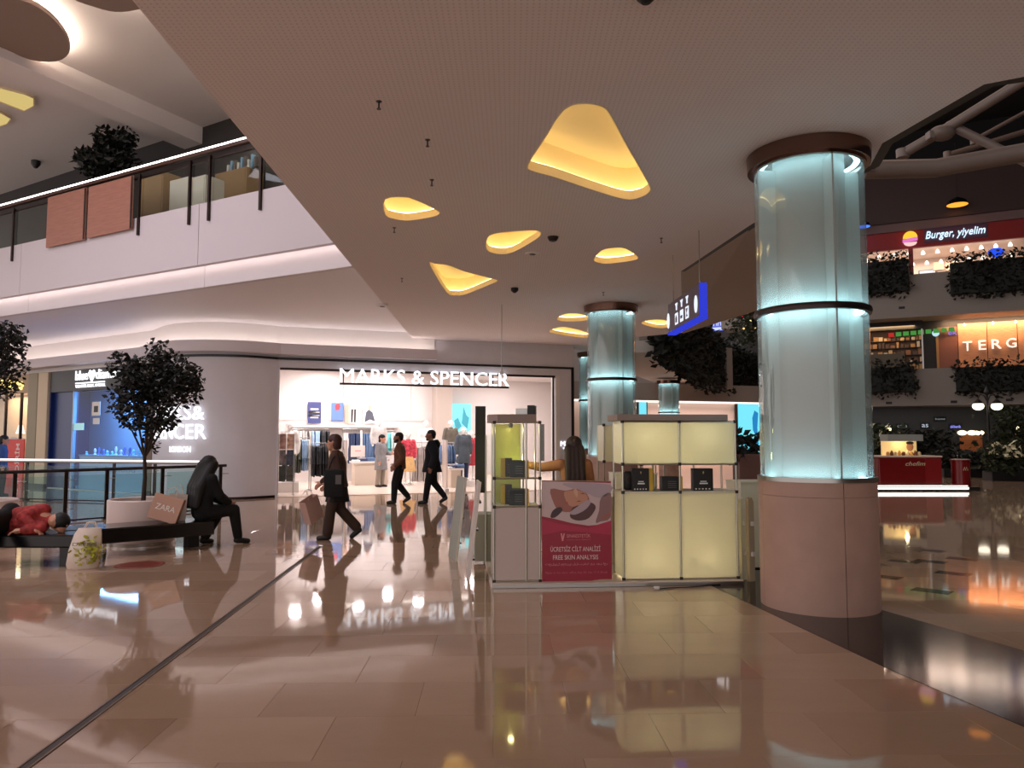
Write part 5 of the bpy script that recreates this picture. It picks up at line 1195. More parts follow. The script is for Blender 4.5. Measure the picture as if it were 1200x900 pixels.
MB().lathe([(.62, 0), (.5, .25), (.2, .42), (.05, .5)], 24).build('shade', M_BLACK, pn, True); MB().lathe([(.60, -.012), (.001, -.01)], 24).build('bulb', glow('pendant_orange', (255, 150, 50), 1.6), pn); MB().tube([(0, 0, .5), (0, 0, 4)], .02).build('cord', M_BLACK, pn)
pn = thing('pendant_lamp', 'blue dome lamp half hidden behind the near column', 'lamp', Q.pt(qx(1018), -1.0, qz(259)), Q.ang)
MB().lathe([(.45, 0), (.38, .2), (.05, .4)], 24).build('shade', M_BLACK, pn, True); MB().lathe([(.43, -.012), (.001, -.01)], 24).build('bulb', glow('pendant_blue', (70, 120, 255), 1.6), pn); MB().tube([(0, 0, .4), (0, 0, 4)], .02).build('cord', M_BLACK, pn)
# roof over the atrium and its steel
struct(MB().box(5.2, 40, 6, 60, 22, 22.3).build('ceiling_dome', mat('roof_black', (10, 10, 12), .8)), 'black roof over the atrium')
struct(MB().box(X0-3, X1, .5, .8, qz(192), 22).build('wall_dome', MATS['roof_black'], None, False, Q.p0, Q.ang), 'black wall under the atrium roof')
M_TRUSS = mat('truss_grey', (112, 98, 92), .5)
def truss(label, pts, r):
    p = [PD(*q) for q in pts]; o = p[0].copy(); t = thing('roof_beam', label, 'beam', o, 0, 'roof steel')
    MB().tube([q-o for q in p], r, 12).build('tube', M_TRUSS, t, True)
    for q in (p[0], p[-1]): MB().lathe([(r*1.25, -.15), (r*1.3, .15)], 12, q-o).build('flange', M_TRUSS, t, True)
truss('long steel tube rising to the picture corner under the black roof', [(1058, 180, 26), (1110, 150, 25), (1210, 88, 23)], .17)
truss('steel tube running down from the joint under the black roof', [(1116, 148, 25), (1215, 196, 24)], .15)
truss('broad pale duct under the black roof', [(1012, 199, 24), (1096, 197, 24), (1215, 176, 23)], .30)
truss('thin steel tube high under the black roof', [(1140, 165, 30), (1215, 124, 30)], .08)
truss('dim steel tube behind the broad duct', [(1110, 182, 32), (1215, 150, 32)], .12)
jt_ = PD(1104, 156, 25); t = thing('roof_joint', 'bolted steel joint of the roof tubes', 'joint', jt_); MB().ell((0, 0, 0), .42, .32, .26).build('casting', M_TRUSS, t, True); MB().box(-.5, -.3, -.15, .15, -.22, .05, .03).build('lug', M_TRUSS, t)
for px, py in ((1160, 590),): pass
area_light('atrium_lamp', (16, 30, 20), 8, 8, 220, (255, 214, 190))

# ---- curved gallery with big hedge (centre)
gp = [PD(766, 405, 25.8), PD(790, 405, 30), PD(830, 440, 41), PD(890, 440, 52)]
plan = smooth_loop([Vector((p.x, p.y, 0)) for p in gp], 6, False)
wc = struct(MB().band(plan, offset_line(plan, -2.5), 4.5, 4.9).build('wall_curved_gallery', mat('cream_edge', (206, 198, 192), .6), None, True), 'curved cream edge of the far gallery')
MB().band(offset_line(plan, -.2), offset_line(plan, -.5), 4.9, 6.2).build('parapet', M_SLAB, wc, True)
_cl = [0]
for i in range(1, len(plan)): _cl.append(_cl[-1] + (plan[i]-plan[i-1]).length)
def on_plan(f):
    L = f*_cl[-1]; k = max(i for i in range(len(_cl)-1) if _cl[i] <= L); return plan[k].lerp(plan[k+1], min(1, (L-_cl[k])/max(1e-6, _cl[k+1]-_cl[k])))
def px_f(px): return min((abs(600+F*on_plan(i/200).x/on_plan(i/200).y-px), i/200) for i in range(20, 201))[1]
fa = fb = px_f(833)
def curved_hedge(label, f0, f1, z0, z1, n, size, seed):
    h0 = on_plan(f0); t = thing('hedge', label, 'hedge', (h0.x, h0.y, z0), 0, 'hanging hedges on the galleries')
    tag(leaves(n, lambda r: tuple(on_plan(f0+(f1-f0)*r.random()) - h0 + Vector((r.uniform(-.1, .8), r.uniform(-.7, .1), (z1-z0)*r.random() - .3*r.random()))), size, seed).build('foliage', M_LEAF, t), kind='stuff')
    pc = [on_plan(f0+(f1-f0)*k/16)-h0 for k in range(17)]
    MB().band(offset_line(pc, .35), offset_line(pc, .02), .1, z1-z0-.15).build('planter', M_LEAF, t)
curved_hedge('big dark hedge bulging over the curved gallery below the blue sign', 0.0, fa, 4.3, 7.0, 9000, .3, 11)
curved_hedge('dark hedge of the curved gallery ending behind the near column', fb, 1.0, 4.2, 7.0, 5000, .34, 12)
_pp = on_plan(fa) + Vector((.75, -.95, 0)); pil = MB().box(-.22, .22, -.1, .1, 0, 2.2, .02).build('pilaster', M_SLAB, wc, False, (_pp.x, _pp.y, 4.15), R(30))
t = thing('tree', 'dim tree with red and gold fairy lights before the near column', 'tree', (on_plan(.85).x+.6, on_plan(.85).y-1.2, 6.2), 0); 
tag(leaves(1600, lambda r: (r.gauss(0, .9), r.gauss(0, .5), 3.0 + r.gauss(0, .9)), .3, 15).build('crown', M_LEAF2, t), kind='stuff'); MB().tube([(0, 0, 0), (0, 0, 3.2)], [.08, .05]).build('trunk', mat('bark', (60, 46, 36), .8), t)
for k in range(14):
    MB().ell((random.uniform(-1.1, 1.1), -.6, 3.0+random.uniform(-1, 1)), .06, .06, .06, 8, 6).build('fairy_light', [glow('fairy_gold', (255, 210, 140), 1.5), glow('fairy_red', (220, 50, 50), 1.2)][k % 2], t, True)
# yellow and blue lit signs seen under the ceiling edge
V8 = VP(PD(800, 400, 60), PD(890, 400, 57))
fs_ = thing('food_sign', 'lit yellow and blue food signs under the ceiling edge', 'sign', V8.p0, V8.ang)
hx = lambda a, b: V8.hit(a, b)
a, b = hx(835, 388), hx(850, 374); MB().box(a[0], b[0], 0, .1, a[1], b[1]).build('blue_board', glow('blue_board', (110, 120, 220), .8), fs_)
lettering('lettering', 'Fırın', glow('blue_letters', (190, 200, 255), 1.2), fs_, a[0]+.08, b[0]-.08, a[1]+(b[1]-a[1])*.45, b[1]-.05, 0, .05)
MB().box(a[0], b[0], -.04, 0, a[1]+.05, a[1]+(b[1]-a[1])*.3).build('print', MATS['blue_letters'], fs_)
c = hx(855, 376); MB().prism_y([(c[0]+.42*math.cos(k*.5236), c[1]+.42*math.sin(k*.5236)) for k in range(12)], 0, .1).build('yellow_round', glow('yellow_round', (240, 200, 90), .9), fs_)
MB().prism_y([(c[0]+.26*math.cos(k*.5236), c[1]+.26*math.sin(k*.5236)) for k in range(12)], -.03, 0).build('print', glow('pink_round', (236, 170, 150), .9), fs_)
MB().prism_y([hx(812, 387), hx(826, 381), hx(833, 383), hx(833, 390), hx(815, 391)], 0, .1).build('yellow_board', MATS['yellow_round'], fs_)
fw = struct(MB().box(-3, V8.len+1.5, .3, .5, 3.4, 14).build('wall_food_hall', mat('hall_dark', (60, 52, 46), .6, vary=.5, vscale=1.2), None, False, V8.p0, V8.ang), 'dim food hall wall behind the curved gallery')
# far shops under the curved gallery
V9 = VP(PD(690, 500, 40), PD(900, 500, 44)); vx = lambda px, py=490: V9.hit(px, py)
fs9 = struct(MB().box(-3, V9.len+3, 0, .2, 0, 4.3).build('wall_far', mat('far_wall_cream', (226, 206, 196), .6), None, False, V9.p0, V9.ang), 'cream wall of the far shops')
MB().box(-8, vx(772)[0], .3, .5, 4.2, 9.5).build('upper_wall', mat('far_upper_grey', (176, 168, 164), .6), fs9)
z0_ = vx(800, 471)[1]; MB().box(-3, V9.len+1, -1.2, 0, z0_, z0_+.9).build('bulkhead', mat('far_bulkhead', (150, 142, 138), .6), fs9)
MB().box(-3, V9.len+1, -.8, -.02, z0_-.06, z0_).build('light_strip', glow('far_lights', (255, 236, 224), 1.5), fs9)
area_light('far_lamp', V9.pt(vx(800)[0], -2.0, 3.2), 7, 2.5, 220, (255, 226, 214), (0, 0, V9.ang))
for (a0, a1, y0, y1, lab, nm) in ((746, 754, 463, 500, 'slim cyan screen behind the second column', 'screen'), (862, 888, 473, 530, 'large cyan screen with a blue figure between kiosk and near column', 'screen')):
    p = vx(a0, y1); q = vx(a1, y0); t = thing(nm, lab, 'screen', V9.pt(p[0], -.3, p[1]), V9.ang); w_, h_ = q[0]-p[0], q[1]-p[1]
    MB().box(0, w_, 0, .1, 0, h_).build('display', glow('screen_cyan', (120, 226, 244), 1.0), t); MB().box(-.08, w_+.08, .02, .2, -.08, h_+.08).build('frame', M_BLACK, t)
    MB().box(w_*.4, w_*.6, .1, .28, -p[1]+.02, 0).build('stand', M_BLACK, t)
    if a0 > 800: MB().prism_y([(w_*.62, h_*.05), (w_*.72, h_*.35), (w_*.62, h_*.45), (w_*.6, h_*.7), (w_*.7, h_*.85), (w_*.85, h_*.8), (w_*.8, h_*.5), (w_*.85, h_*.05)], -.02, 0).build('print', glow('screen_blue_fig', (50, 150, 220), .7), t)
pp = PD(876, 566, 15); t = thing('planter_box', 'brown planter with a dark plant between kiosk and near column', 'planter', (pp.x, pp.y, 0)); zt9 = PD(876, 532, 15).z
MB().box(-.22, .5, -.25, .25, 0, zt9, .02).build('pot', mat('planter_brown', (104, 72, 66), .5), t); tag(leaves(260, lambda r: (r.uniform(-.3, .4), r.uniform(-.2, .2), zt9 + r.random()**2*.5 - .1), .16, 21).build('foliage', M_LEAF, t), kind='stuff')
# hanging sign
sa, sb = PD(783, 375, 11.7), PD(820, 360, 10.0)
V7 = VP(sa, sb); zb7, zt7 = V7.hit(783, 390.5)[1], V7.hit(783, 357)[1]
hs = thing('hanging_sign', 'blue hanging direction sign with white lift and stair symbols', 'sign', V7.p0 + Vector((0, 0, zb7)), V7.ang); H7 = zt7-zb7; L7 = V7.len
pan = MB().box(0, L7, 0, .1, 0, H7, .004).build('panel', mat('sign_taupe', (96, 84, 104), .4), hs)
MB().box(-.005, L7+.005, -.01, .11, -.035, .0).build('bottom_frame', glow('sign_blue', (54, 66, 220), .8), hs); MB().box(L7-.02, L7+.01, .0, .10, -.035, H7).build('end_frame', MATS['sign_blue'], hs)
M_SYM = glow('sign_symbol', (225, 232, 250), 1.1)
for k in range(3):
    cx = L7*(.30+.17*k)
    MB().prism_y([(cx-.08, H7*.14), (cx+.08, H7*.14), (cx+.08, H7*.52), (cx-.08, H7*.52)], -.006, 0).build('symbol', M_SYM, pan)
    MB().prism_y([[(cx-.04, H7*.2), (cx+.04, H7*.2), (cx+.045, H7*.34), (cx, H7*.46), (cx-.045, H7*.34)], [(cx-.05, H7*.24), (cx+.05, H7*.24), (cx+.05, H7*.34), (cx-.05, H7*.34)], [(cx-.05, H7*.46), (cx+.05, H7*.46), (cx, H7*.3), (cx+.05, H7*.2), (cx-.05, H7*.2), (cx, H7*.3)]][k], -.009, -.006).build('symbol', MATS['sign_taupe'], pan)
    MB().prism_y([(cx-.06, H7*.85), (cx+.07, H7*.85), (cx+.03, H7*.74), (cx+.03, H7*.62), (cx-.02, H7*.62), (cx-.02, H7*.74)], -.006, 0).build('symbol', M_SYM, pan)
for cx in (.02, L7*.90): MB().prism_y([(cx+.07*math.cos(k*.5236), H7*.42+.12*math.sin(k*.5236)) for k in range(12)], -.008, 0).build('arrow_disc', M_SYM, hs)
for x in (.15, L7-.15): MB().tube([(x, .05, H7), (x, .05, CZ-zb7)], .006, 6).build('rod', M_STEEL, hs)

# ---- red food cart
V6 = VP(PZ(1028, 575, 0), PZ(1112, 575, 0)); cx_ = lambda px, py=560, off=0: V6.hit(px, py, off)
M_CRED = mat('cart_red', (116, 18, 22), .25)
st_ = thing('cart_platform', 'white lit platform under the red food cart', 'platform', V6.p0, V6.ang); L6 = V6.len
MB().box(-.6, L6+.85, -.15, 2.0, 0, .12).build('deck', M_BLACK, st_); MB().box(-.6, L6+.5, -.17, -.15, .05, .11).build('led_strip', glow('cart_led', (255, 250, 245), 2.0), st_); MB().box(-.6, L6+.5, -.12, -.1, .13, .16).build('led_strip', MATS['cart_led'], st_)
ct = thing('food_cart', 'dark red food cart with gold lettering and a glass food case', 'cart', V6.pt(0, .15, .12), V6.ang)
a0, a1 = cx_(1033)[0], cx_(1107)[0]; zt6 = cx_(1040, 535)[1]-.12
MB().box(a0, a1, 0, .8, .05, zt6-.03, .03).build('body', M_CRED, ct); MB().box(a0-.03, a1+.03, -.03, .83, zt6-.03, zt6+.02, .01).build('worktop', mat('cart_top', (214, 190, 176), .4), ct); MB().box(a0, a1, -.01, .8, 0, .05).build('kick_strip', mat('cart_cream', (226, 206, 196), .4), ct)
MB().box(a0+(a1-a0)*.74, a1, -.008, .0, .08, zt6-.06).build('side_door', mat('cart_red2', (134, 26, 30), .3), ct)
p, q = cx_(1064, 546), cx_(1087, 541); lettering('lettering', 'chefim', mat('cart_gold', (214, 196, 160), .4), ct, p[0], q[0], p[1]-.12, q[1]-.12, -.01, .01, 0, .3)
p, q = cx_(1046, 534), cx_(1087, 509); fc0, fc1, fz1 = p[0], q[0], q[1]-.12; fzm = cx_(1046, 517)[1]-.12
MB().box(fc0, fc1, .5, .56, zt6+.02, fzm).build('back_print', mat('food_print', (236, 206, 150), .5, emit=(250, 214, 150), es=.35), ct)
MB().box(fc0, fc1, .1, .6, fzm, fz1).build('canopy', mat('canopy_grey', (150, 156, 152), .4), ct); MB().box(fc0, fc1, .08, .09, zt6+.02, fzm).build('pane', M_CLEAR, ct)
p, q = cx_(1075, 529), cx_(1084, 519); MB().ell(((p[0]+q[0])/2, .495, (p[1]+q[1])/2-.12), .11, .006, .13).build('face_print', mat('face_print', (200, 140, 110), .5), ct); MB().ell(((p[0]+q[0])/2, .493, (p[1]+q[1])/2+.0), .12, .007, .05).build('hair_print', I_BLK, ct)
for k in range(9):
    x = fc0 + .06 + (fc1-fc0-.12)*k/8
    tag(MB().lathe([(.05, 0), (.055, .05), (.04, .11), (.001, .12 + .05*(k % 2))], 10).build('pastry', mat('pastry_%d' % (k % 3), [(214, 160, 96), (120, 70, 50), (232, 206, 170)][k % 3], .6), None, True, V6.pt(x, .4, .12+zt6+.021), 0), '%s pastry in the glass case of the red cart' % ('golden', 'brown', 'cream')[k % 3], 'pastry', 'pastries on the red cart')
point_light('cart_lamp', V6.pt((fc0+fc1)/2, .35, .12+fzm-.05), 6, (255, 226, 180), .05)
r0 = cx_(1134, 575); rs = thing('round_counter', 'round dark red counter beside the food cart', 'counter', V6.pt(cx_(1134)[0], .35, .12), V6.ang); zr6 = cx_(1134, 539)[1]-.12
MB().lathe([(.28, 0), (.28, .04), (.26, .06), (.26, zr6-.04), (.29, zr6-.03), (.29, zr6)], 28).build('drum', M_CRED, rs, True); MB().lathe([(.001, zr6), (.25, zr6), (.25, zr6+.02), (.001, zr6+.02)], 28, close=True).build('worktop', mat('cart_top2', (206, 186, 176), .4), rs, True)
for k in range(5): MB().prism_y([(-.06+.03*k-.012, zr6*.6+.05*(k % 2)), (-.06+.03*k+.012, zr6*.6+.05*(k % 2)), (-.06+.03*k, zr6*.6+.06+.05*(k % 2))], -.272, -.255).build('emblem', MATS['cart_gold'], rs)
for k in range(4): tag(MB().lathe([(.03, 0), (.04, .1), (.03, .14), (.012, .2), (.012, .24)], 10).build('bottle', glass('bottle_glass', (220, 226, 224), refl=.05), None, True, V6.pt(cx_(1130)[0]+.06*k, .3+.05*(k % 2), .12+zr6+.021), 0), 'clear bottle on the round red counter', 'bottle', 'bottles on the round counter')
# lamp post with two globes
lp_ = PD(1160, 540, 30); t = thing('lamp_post', 'black street lamp with two glowing globes', 'lamp', (lp_.x, lp_.y, 0)); zg = PD(1150, 476, 30).z
MB().tube([(0, 0, 0), (0, 0, .4), (0, 0, zg+.5)], [.10, .06, .04], 10).build('post', M_BLACK, t, True)
for s in (-1, 1):
    MB().tube([(0, 0, zg+.15), (s*.12, 0, zg+.42), (s*.28, 0, zg+.46), (s*.37, 0, zg+.3)], .022, 8).build('arm', M_BLACK, t, True); MB().lathe([(.21, 0), (.12, .1), (.03, .18)], 20, (s*.37, 0, zg+.10)).build('hood', M_BLACK, t, True)
    MB().ell((s*.37, 0, zg), .21, .21, .16).build('globe', glow('globe_white', (255, 240, 214), 2.6), t, True)
MB().lathe([(.06, 0), (.12, .1), (.04, .3), (.001, .4)], 12, (0, 0, zg+.45)).build('finial', M_BLACK, t, True)
# lamps and plants in the dark garden
for px, py, d, lab, s in ((1040, 503, 30, 'small white globe lamp behind the red cart', .14), (1190, 503, 34, 'warm globe lamp at the right edge of the dark garden', .16)):
    p = PD(px, py, d); t = thing('globe_lamp', lab, 'lamp', (p.x, p.y, 0)); MB().ell((0, 0, p.z), s, s, s).build('globe', glow('globe_warm', (255, 226, 170), 3.0), t, True); MB().tube([(0, 0, 0), (0, 0, p.z-s)], .03).build('post', M_BLACK, t); point_light('garden_lamp', p + Vector((0, -.4, 0)), 25, (255, 214, 150), .15)
def bush(label, px, py0, py1, d, wd, seed, m, n=500, sz=.2, flowers=0):
    p = PD(px, py1, d); z1 = PD(px, py0, d).z; zb = .35; t = thing('shrub', label, 'shrub', (p.x, p.y, 0), 0, 'plants of the dark garden')
    MB().box(-wd*.6, wd*.6, -.3, .3, 0, zb, .02).build('planter', M_BLACK, t)
    tag(leaves(n, lambda r: (r.gauss(0, wd*.35), r.gauss(0, .25), zb + (z1-zb)*r.random()), sz, seed).build('foliage', m, t), kind='stuff')
    for k in range(6): a = k*1.05; MB().tube([(0, 0, zb-.05), (math.cos(a)*wd*.3, math.sin(a)*.2, zb+(z1-zb)*.7)], [.02, .008], 6).build('stem', MATS['bark'], t)
    if flowers: tag(leaves(flowers, lambda r: (r.gauss(0, wd*.25), r.gauss(-.2, .2), zb + (z1-zb)*(.55+.45*r.random())), sz*.9, seed+5).build('blossom', mat('blossom', (232, 226, 190), .6), t), kind='stuff')
bush('leafy shrub between the near column and the red cart', 1036, 500, 572, 27, 1.1, 31, M_LEAF2, 500, .25, 40)
bush('white flowering shrub right of the lamp post', 1176, 520, 560, 28, 1.0, 32, M_LEAF2, 500, .22, 120)
bush('tall thin-leaved shrub at the right edge of the dark garden', 1194, 478, 560, 32, 1.6, 33, M_LEAF2, 900, .25)
bush('low dark shrub behind the round red counter', 1126, 530, 560, 30.5, 1.4, 34, M_LEAF, 700, .22)
bush('low dark shrub behind the red cart', 1085, 505, 560, 33, 2.2, 35, M_LEAF, 700, .25)
struct(MB().box(-1, 26, .0, .3, 0, .9).build('wall_garden', mat('garden_kerb', (38, 38, 34), .4), None, False, PD(1030, 540, 37).xy.to_3d(), R(-6)), 'low dark planter wall of the garden')
sw = thing('shop_window', 'dim orange lit cafe window behind the lamp post', 'shop', Q.pt(qx(1126), 2.9, 0), Q.ang); MB().box(0, qx(1154)-qx(1126), 0, .1, qz(530), qz(506)).build('pane', mat('cafe_orange', (150, 90, 50), .5, emit=(170, 90, 44), es=.25), sw); MB().box(-.1, qx(1154)-qx(1126)+.1, .0, .08, 0, qz(503)).build('frame', M_DKSHOP, sw)
for k, px in enumerate((1129, 1141, 1150)): MB().ell((qx(px)-qx(1126), -.3, qz(507)), .28, .12, .16).build('lamp', glow('cafe_lamp', (255, 236, 200), 2.4), sw, True)
def small_sign(label, body, px0, px1, py0, py1, m):
    t = thing('small_sign', label, 'sign', Q.pt(qx(px0), 2.85, qz(py1)), Q.ang); w_ = qx(px1)-qx(px0); h_ = qz(py0)-qz(py1)
    lettering('lettering', body, m, t, 0, w_, 0, h_, -.05, .05); MB().box(-.1, w_+.1, 0, .1, -.1, h_+.1).build('backing', M_BLACK, t)
small_sign('small violet lit lettering in the dark ground floor', 'akbank', 1115, 1128, 497.5, 501, glow('violet_sign', (150, 150, 250), 1.2))
small_sign('small white lit lettering above the red cart', 'as', 1080, 1088, 496, 500, glow('dim_white_sign', (190, 200, 210), .8))
small_sign('faint white lit lettering beside the near column', 'casa', 1050, 1062, 497, 500, glow('faint_sign', (170, 180, 180), .5))
small_sign('faint pale lettering high above the red cart', 'home', 1097, 1109, 488.5, 491, MATS['faint_sign'])
# ================================================================== BENCHES, POT, TREE
M_BENCH = mat('black_bench', (12, 12, 14), .2)
Bv = VP(PZ(104, 621, .39), PZ(229, 612, .39))
BL = Bv.hit(252, 612)[0]
bn2 = thing('bench', 'long black slab bench running past the white planter', 'bench', Bv.pt(-.35, 0), Bv.ang)
MB().box(0, BL+.35, 0, .66, .19, .39, .02).build('slab', M_BENCH, bn2)
for x in (.12, BL+.08): MB().box(x, x+.16, .3, .5, 0, .19).build('leg', M_BLACK, bn2)
b1 = PZ(72, 627, .39)
bn1 = thing('bench', 'black bench carrying the slumped person at the left edge', 'bench', (b1.x-2.2, b1.y, 0), R(0))
MB().box(0, 2.38, 0, .52, .23, .39, .02).build('slab', M_BENCH, bn1)
for x in (.1, 2.18): MB().box(x, x+.2, .02, .5, 0, .23).build('leg', M_BENCH, bn1)
pb = PZ(166, 641.5, 0); pdv = Vector((pb.x, pb.y, 0)).normalized(); pc = Vector((pb.x, pb.y, 0)) + pdv*.50
pot = thing('planter', 'round white planter holding the small tree beside the bench', 'planter', pc)
MB().lathe([(.40, .02), (.46, .05), (.485, .3), (.49, .655), (.47, .67), (.45, .655), (.44, .5), (.001, .5)], 48).build('tub', mat('planter_white', (226, 206, 200), .4), pot, True)
MB().lathe([(.001, 0), (.47, 0), (.475, .05), (.001, .05)], 48, close=True).build('steel_base', M_STEEL, pot, True)
MB().lathe([(.001, .57), (.445, .57), (.445, .6), (.001, .6)], 32, close=True).build('soil', mat('soil', (50, 38, 30), .9, bump=.5), pot)
M_TLEAF = mat('ficus_leaf', (16, 20, 14), .5, vary=.4, vscale=4); M_BARK = mat('tree_bark', (52, 40, 32), .8, bump=.3, bscale=30)
def tree(label, c, z0, trunk_h, blobs, n, size, seed, pot_=None):
    t = thing('tree', label, 'tree', (c.x, c.y, z0))
    MB().tube([(0, 0, 0), (.015, 0, trunk_h*.5), (-.01, .01, trunk_h)], [.035, .03, .024], 10).build('trunk', M_BARK, t, True)
    br = MB()
    for (bx, by, bz, rx, rz_) in blobs: br.tube([(0, 0, trunk_h*.9), (bx*.5, by*.5, (trunk_h+bz)/2), (bx, by, bz)], [.018, .012, .006], 6)
    br.build('branches', M_BARK, t, True)
    tot = sum(b[3]**2*b[4] for b in blobs); m = MB()
    for k, (bx, by, bz, rx, rz_) in enumerate(blobs):
        def f(r):
            while True:
                p = Vector((r.uniform(-1, 1), r.uniform(-1, 1), r.uniform(-1, 1)))
                if p.length < 1: return (bx+p.x*rx, by+p.y*rx, bz+p.z*rz_)
        q = leaves(int(n*rx*rx*rz_/tot), f, size, seed+k); m.add(q.v, q.f)
    tag(m.build('crown', M_TLEAF, t), kind='stuff'); return t
dT = pc.y; sc = dT/F
bl_ = lambda px, py, rx, rz_: ((px-163)*sc, random.uniform(-.2, .2), PD(px, py, dT).z - .6, rx*sc, rz_*sc)
tree('small dark-leaved tree growing from the white planter', pc, .6, PD(163, 530, dT).z-.6, [bl_(160, 445, 34, 26), bl_(190, 455, 32, 24), bl_(140, 465, 26, 22), bl_(167, 412, 15, 18), bl_(205, 440, 24, 18), bl_(172, 490, 34, 18), bl_(143, 430, 22, 16), bl_(220, 448, 12, 14), bl_(128, 478, 14, 9), bl_(164, 515, 10, 14), bl_(190, 425, 18, 15)], 3600, .085, 51)
c2 = PD(-22, 560, 11.4); c2.z = 0
p2_ = copy_tree(pot); p2_.location = c2; p2_['label'] = 'white planter of the tree cut by the left edge of the picture'
sc2 = 11.4/F
tree('dark-leaved tree cut by the left edge of the picture', c2, .6, PD(-22, 500, 11.4).z-.6, [((px+22)*sc2, 0, PD(px, py, 11.4).z-.6, rx*sc2, rz_*sc2) for px, py, rx, rz_ in ((-22, 405, 40, 30), (2, 395, 20, 20), (6, 430, 20, 16), (-40, 440, 34, 24), (-15, 450, 30, 18))], 2200, .085, 71)
gt = bal.pt(bal.hit(125, 215, 1.4)[0], 1.4); zt0 = 6.08; dG = gt.y; scg = dG/F
gp_ = thing('planter', 'dark planter on the upper gallery behind the wooden panels', 'planter', (gt.x, gt.y, zt0)); MB().lathe([(.2, 0), (.3, .5), (.26, .5), (.2, .4)], 20).build('tub', M_BLACK, gp_, True)
tree('dark leafy tree standing on the upper gallery', gt, zt0+.35, PD(125, 212, dG).z-zt0-.35, [((px-125)*scg, 0, PD(px, py, dG).z-zt0-.35, rx*scg, rz_*scg) for px, py, rx, rz_ in ((128, 178, 20, 16), (142, 165, 14, 14), (100, 185, 14, 10), (122, 160, 12, 10), (140, 190, 18, 14), (115, 198, 20, 12), (152, 160, 8, 7))], 1500, .17, 81)
# floor sticker, bags
sp = PZ(164, 662, 0); t = thing('floor_sticker', 'worn red round sticker on the floor before the bench', 'sticker', sp); MB().lathe([(.001, 0.001), (.29, 0.001), (.29, .004), (.001, .004)], 40, close=True).build('disc', mat('sticker_red', (128, 54, 44), .3, vary=.15, vscale=12), t)
MB().lathe([(.24, .004), (.26, .004), (.26, .0048), (.24, .0048)], 40, close=True).build('ring_print', mat('sticker_pale', (176, 110, 90), .3), t)
gb_ = PZ(93, 667, 0); t = thing('carrier_bag', 'white plastic bag with a yellow-green print on the floor between the benches', 'bag', gb_, R(8))
s_ = gb_.y/F; Wg = 37*s_; Hg = 46*s_
bgm = MB(); bgm.loft([((0, .1, 0), Wg*.46, .10), ((0, .1, .05), Wg*.5, .12, .03), ((.02, .1, Hg*.45), Wg*.48, .11, .04), ((.05, .1, Hg*.85), Wg*.40, .07, .05), ((.07, .1, Hg), Wg*.34, .03, .05)], 24); bgm.build('sack', mat('bag_white', (222, 206, 194), .35, bump=.4, bscale=9), t, True)
pr = leaves(90, lambda r: (r.gauss(.10, .075), -.018 + .012*r.random(), Hg*.42 + r.gauss(0, .07)), .07, 5, 0); pr.build('flower_print', mat('print_lime', (176, 178, 50), .5), t)
lettering('lettering', 'DEFNE', mat('print_grey', (120, 116, 110), .5), t, -.08, .20, Hg*.58, Hg*.66, -.02, .004)
for s in (-1, 1): MB().tube([(.07-.07, .1+s*.02, Hg-.01), (.07-.03, .1+s*.03, Hg+.07), (.07+.04, .1+s*.03, Hg+.07), (.07+.08, .1+s*.02, Hg-.01)], .006, 6).build('handle', MATS['bag_white'], t, True)
def paper_bag(label, loc, rot, w_, h_, d_, m, word=None, wm=None, handles=True):
    t = thing('paper_bag', label, 'bag', loc); t.rotation_euler = rot
    MB().add([(-w_/2,-d_/2,0),(w_/2,-d_/2,0),(w_/2,d_/2,0),(-w_/2,d_/2,0),(-w_/2,-d_/2,h_),(w_/2,-d_/2,h_),(w_/2,d_/2,h_),(-w_/2,d_/2,h_),(-w_/2+.01,0,h_*.5),(w_/2-.01,0,h_*.5)],
      [(0,3,2,1),(0,1,5,4),(2,3,7,6),(1,2,9),(9,2,6),(5,1,9),(5,9,6),(3,0,8),(8,0,4),(3,8,7),(8,4,7)]).build('sack', m, t)
    if word: lettering('lettering', word, wm, t, -w_*.34, w_*.34, h_*.40, h_*.62, -d_/2-.001, .002)
    if handles:
        for s in (-1, 1): MB().tube([(-w_*.22, s*d_*.45, h_), (-w_*.16, s*d_*.3, h_+.10), (0, s*d_*.1, h_+.14), (w_*.16, s*d_*.3, h_+.10), (w_*.22, s*d_*.45, h_)], .004, 6).build('handle', MATS['bag_white'], t, True)
    return t
pbq = Bv.pt(Bv.hit(197, 609)[0], .22, .394)
paper_bag('kraft paper bag with pale letters tilted on the bench by the planter', pbq + Vector((-.02, 0, .02)), (R(-12), R(16), R(8)), .40, .36, .13, mat('kraft_pink', (190, 148, 128), .6), 'ZARA', M_PRINTW)
paper_bag('small white bag behind the kraft bag on the bench', Bv.pt(Bv.hit(213, 609)[0]+.06, .42, .392), (0, R(4), R(20)), .24, .38, .1, mat('bag_pale', (216, 204, 196), .5))

# ================================================================== PEOPLE
M_BLK = mat('cloth_person_black', (12, 12, 14), .9); M_NAVYC = mat('cloth_person_navy', (13, 15, 24), .9); M_BRN = mat('cloth_person_brown', (104, 66, 46), .85, vary=.1, vscale=12)
M_RUST = mat('cloth_person_rust', (72, 46, 38), .85, vary=.12, vscale=10); M_TRO = mat('cloth_person_trouser', (58, 40, 32), .85); M_SHOE = mat('shoe_black', (20, 18, 18), .5); M_SOLE = mat('sole_white', (220, 212, 204), .6)
M_HBLK = mat('hair_black', (9, 8, 9), .6); M_HBRN = mat('hair_brown', (48, 32, 26), .55); M_HRED = mat('hair_auburn', (62, 30, 26), .55)
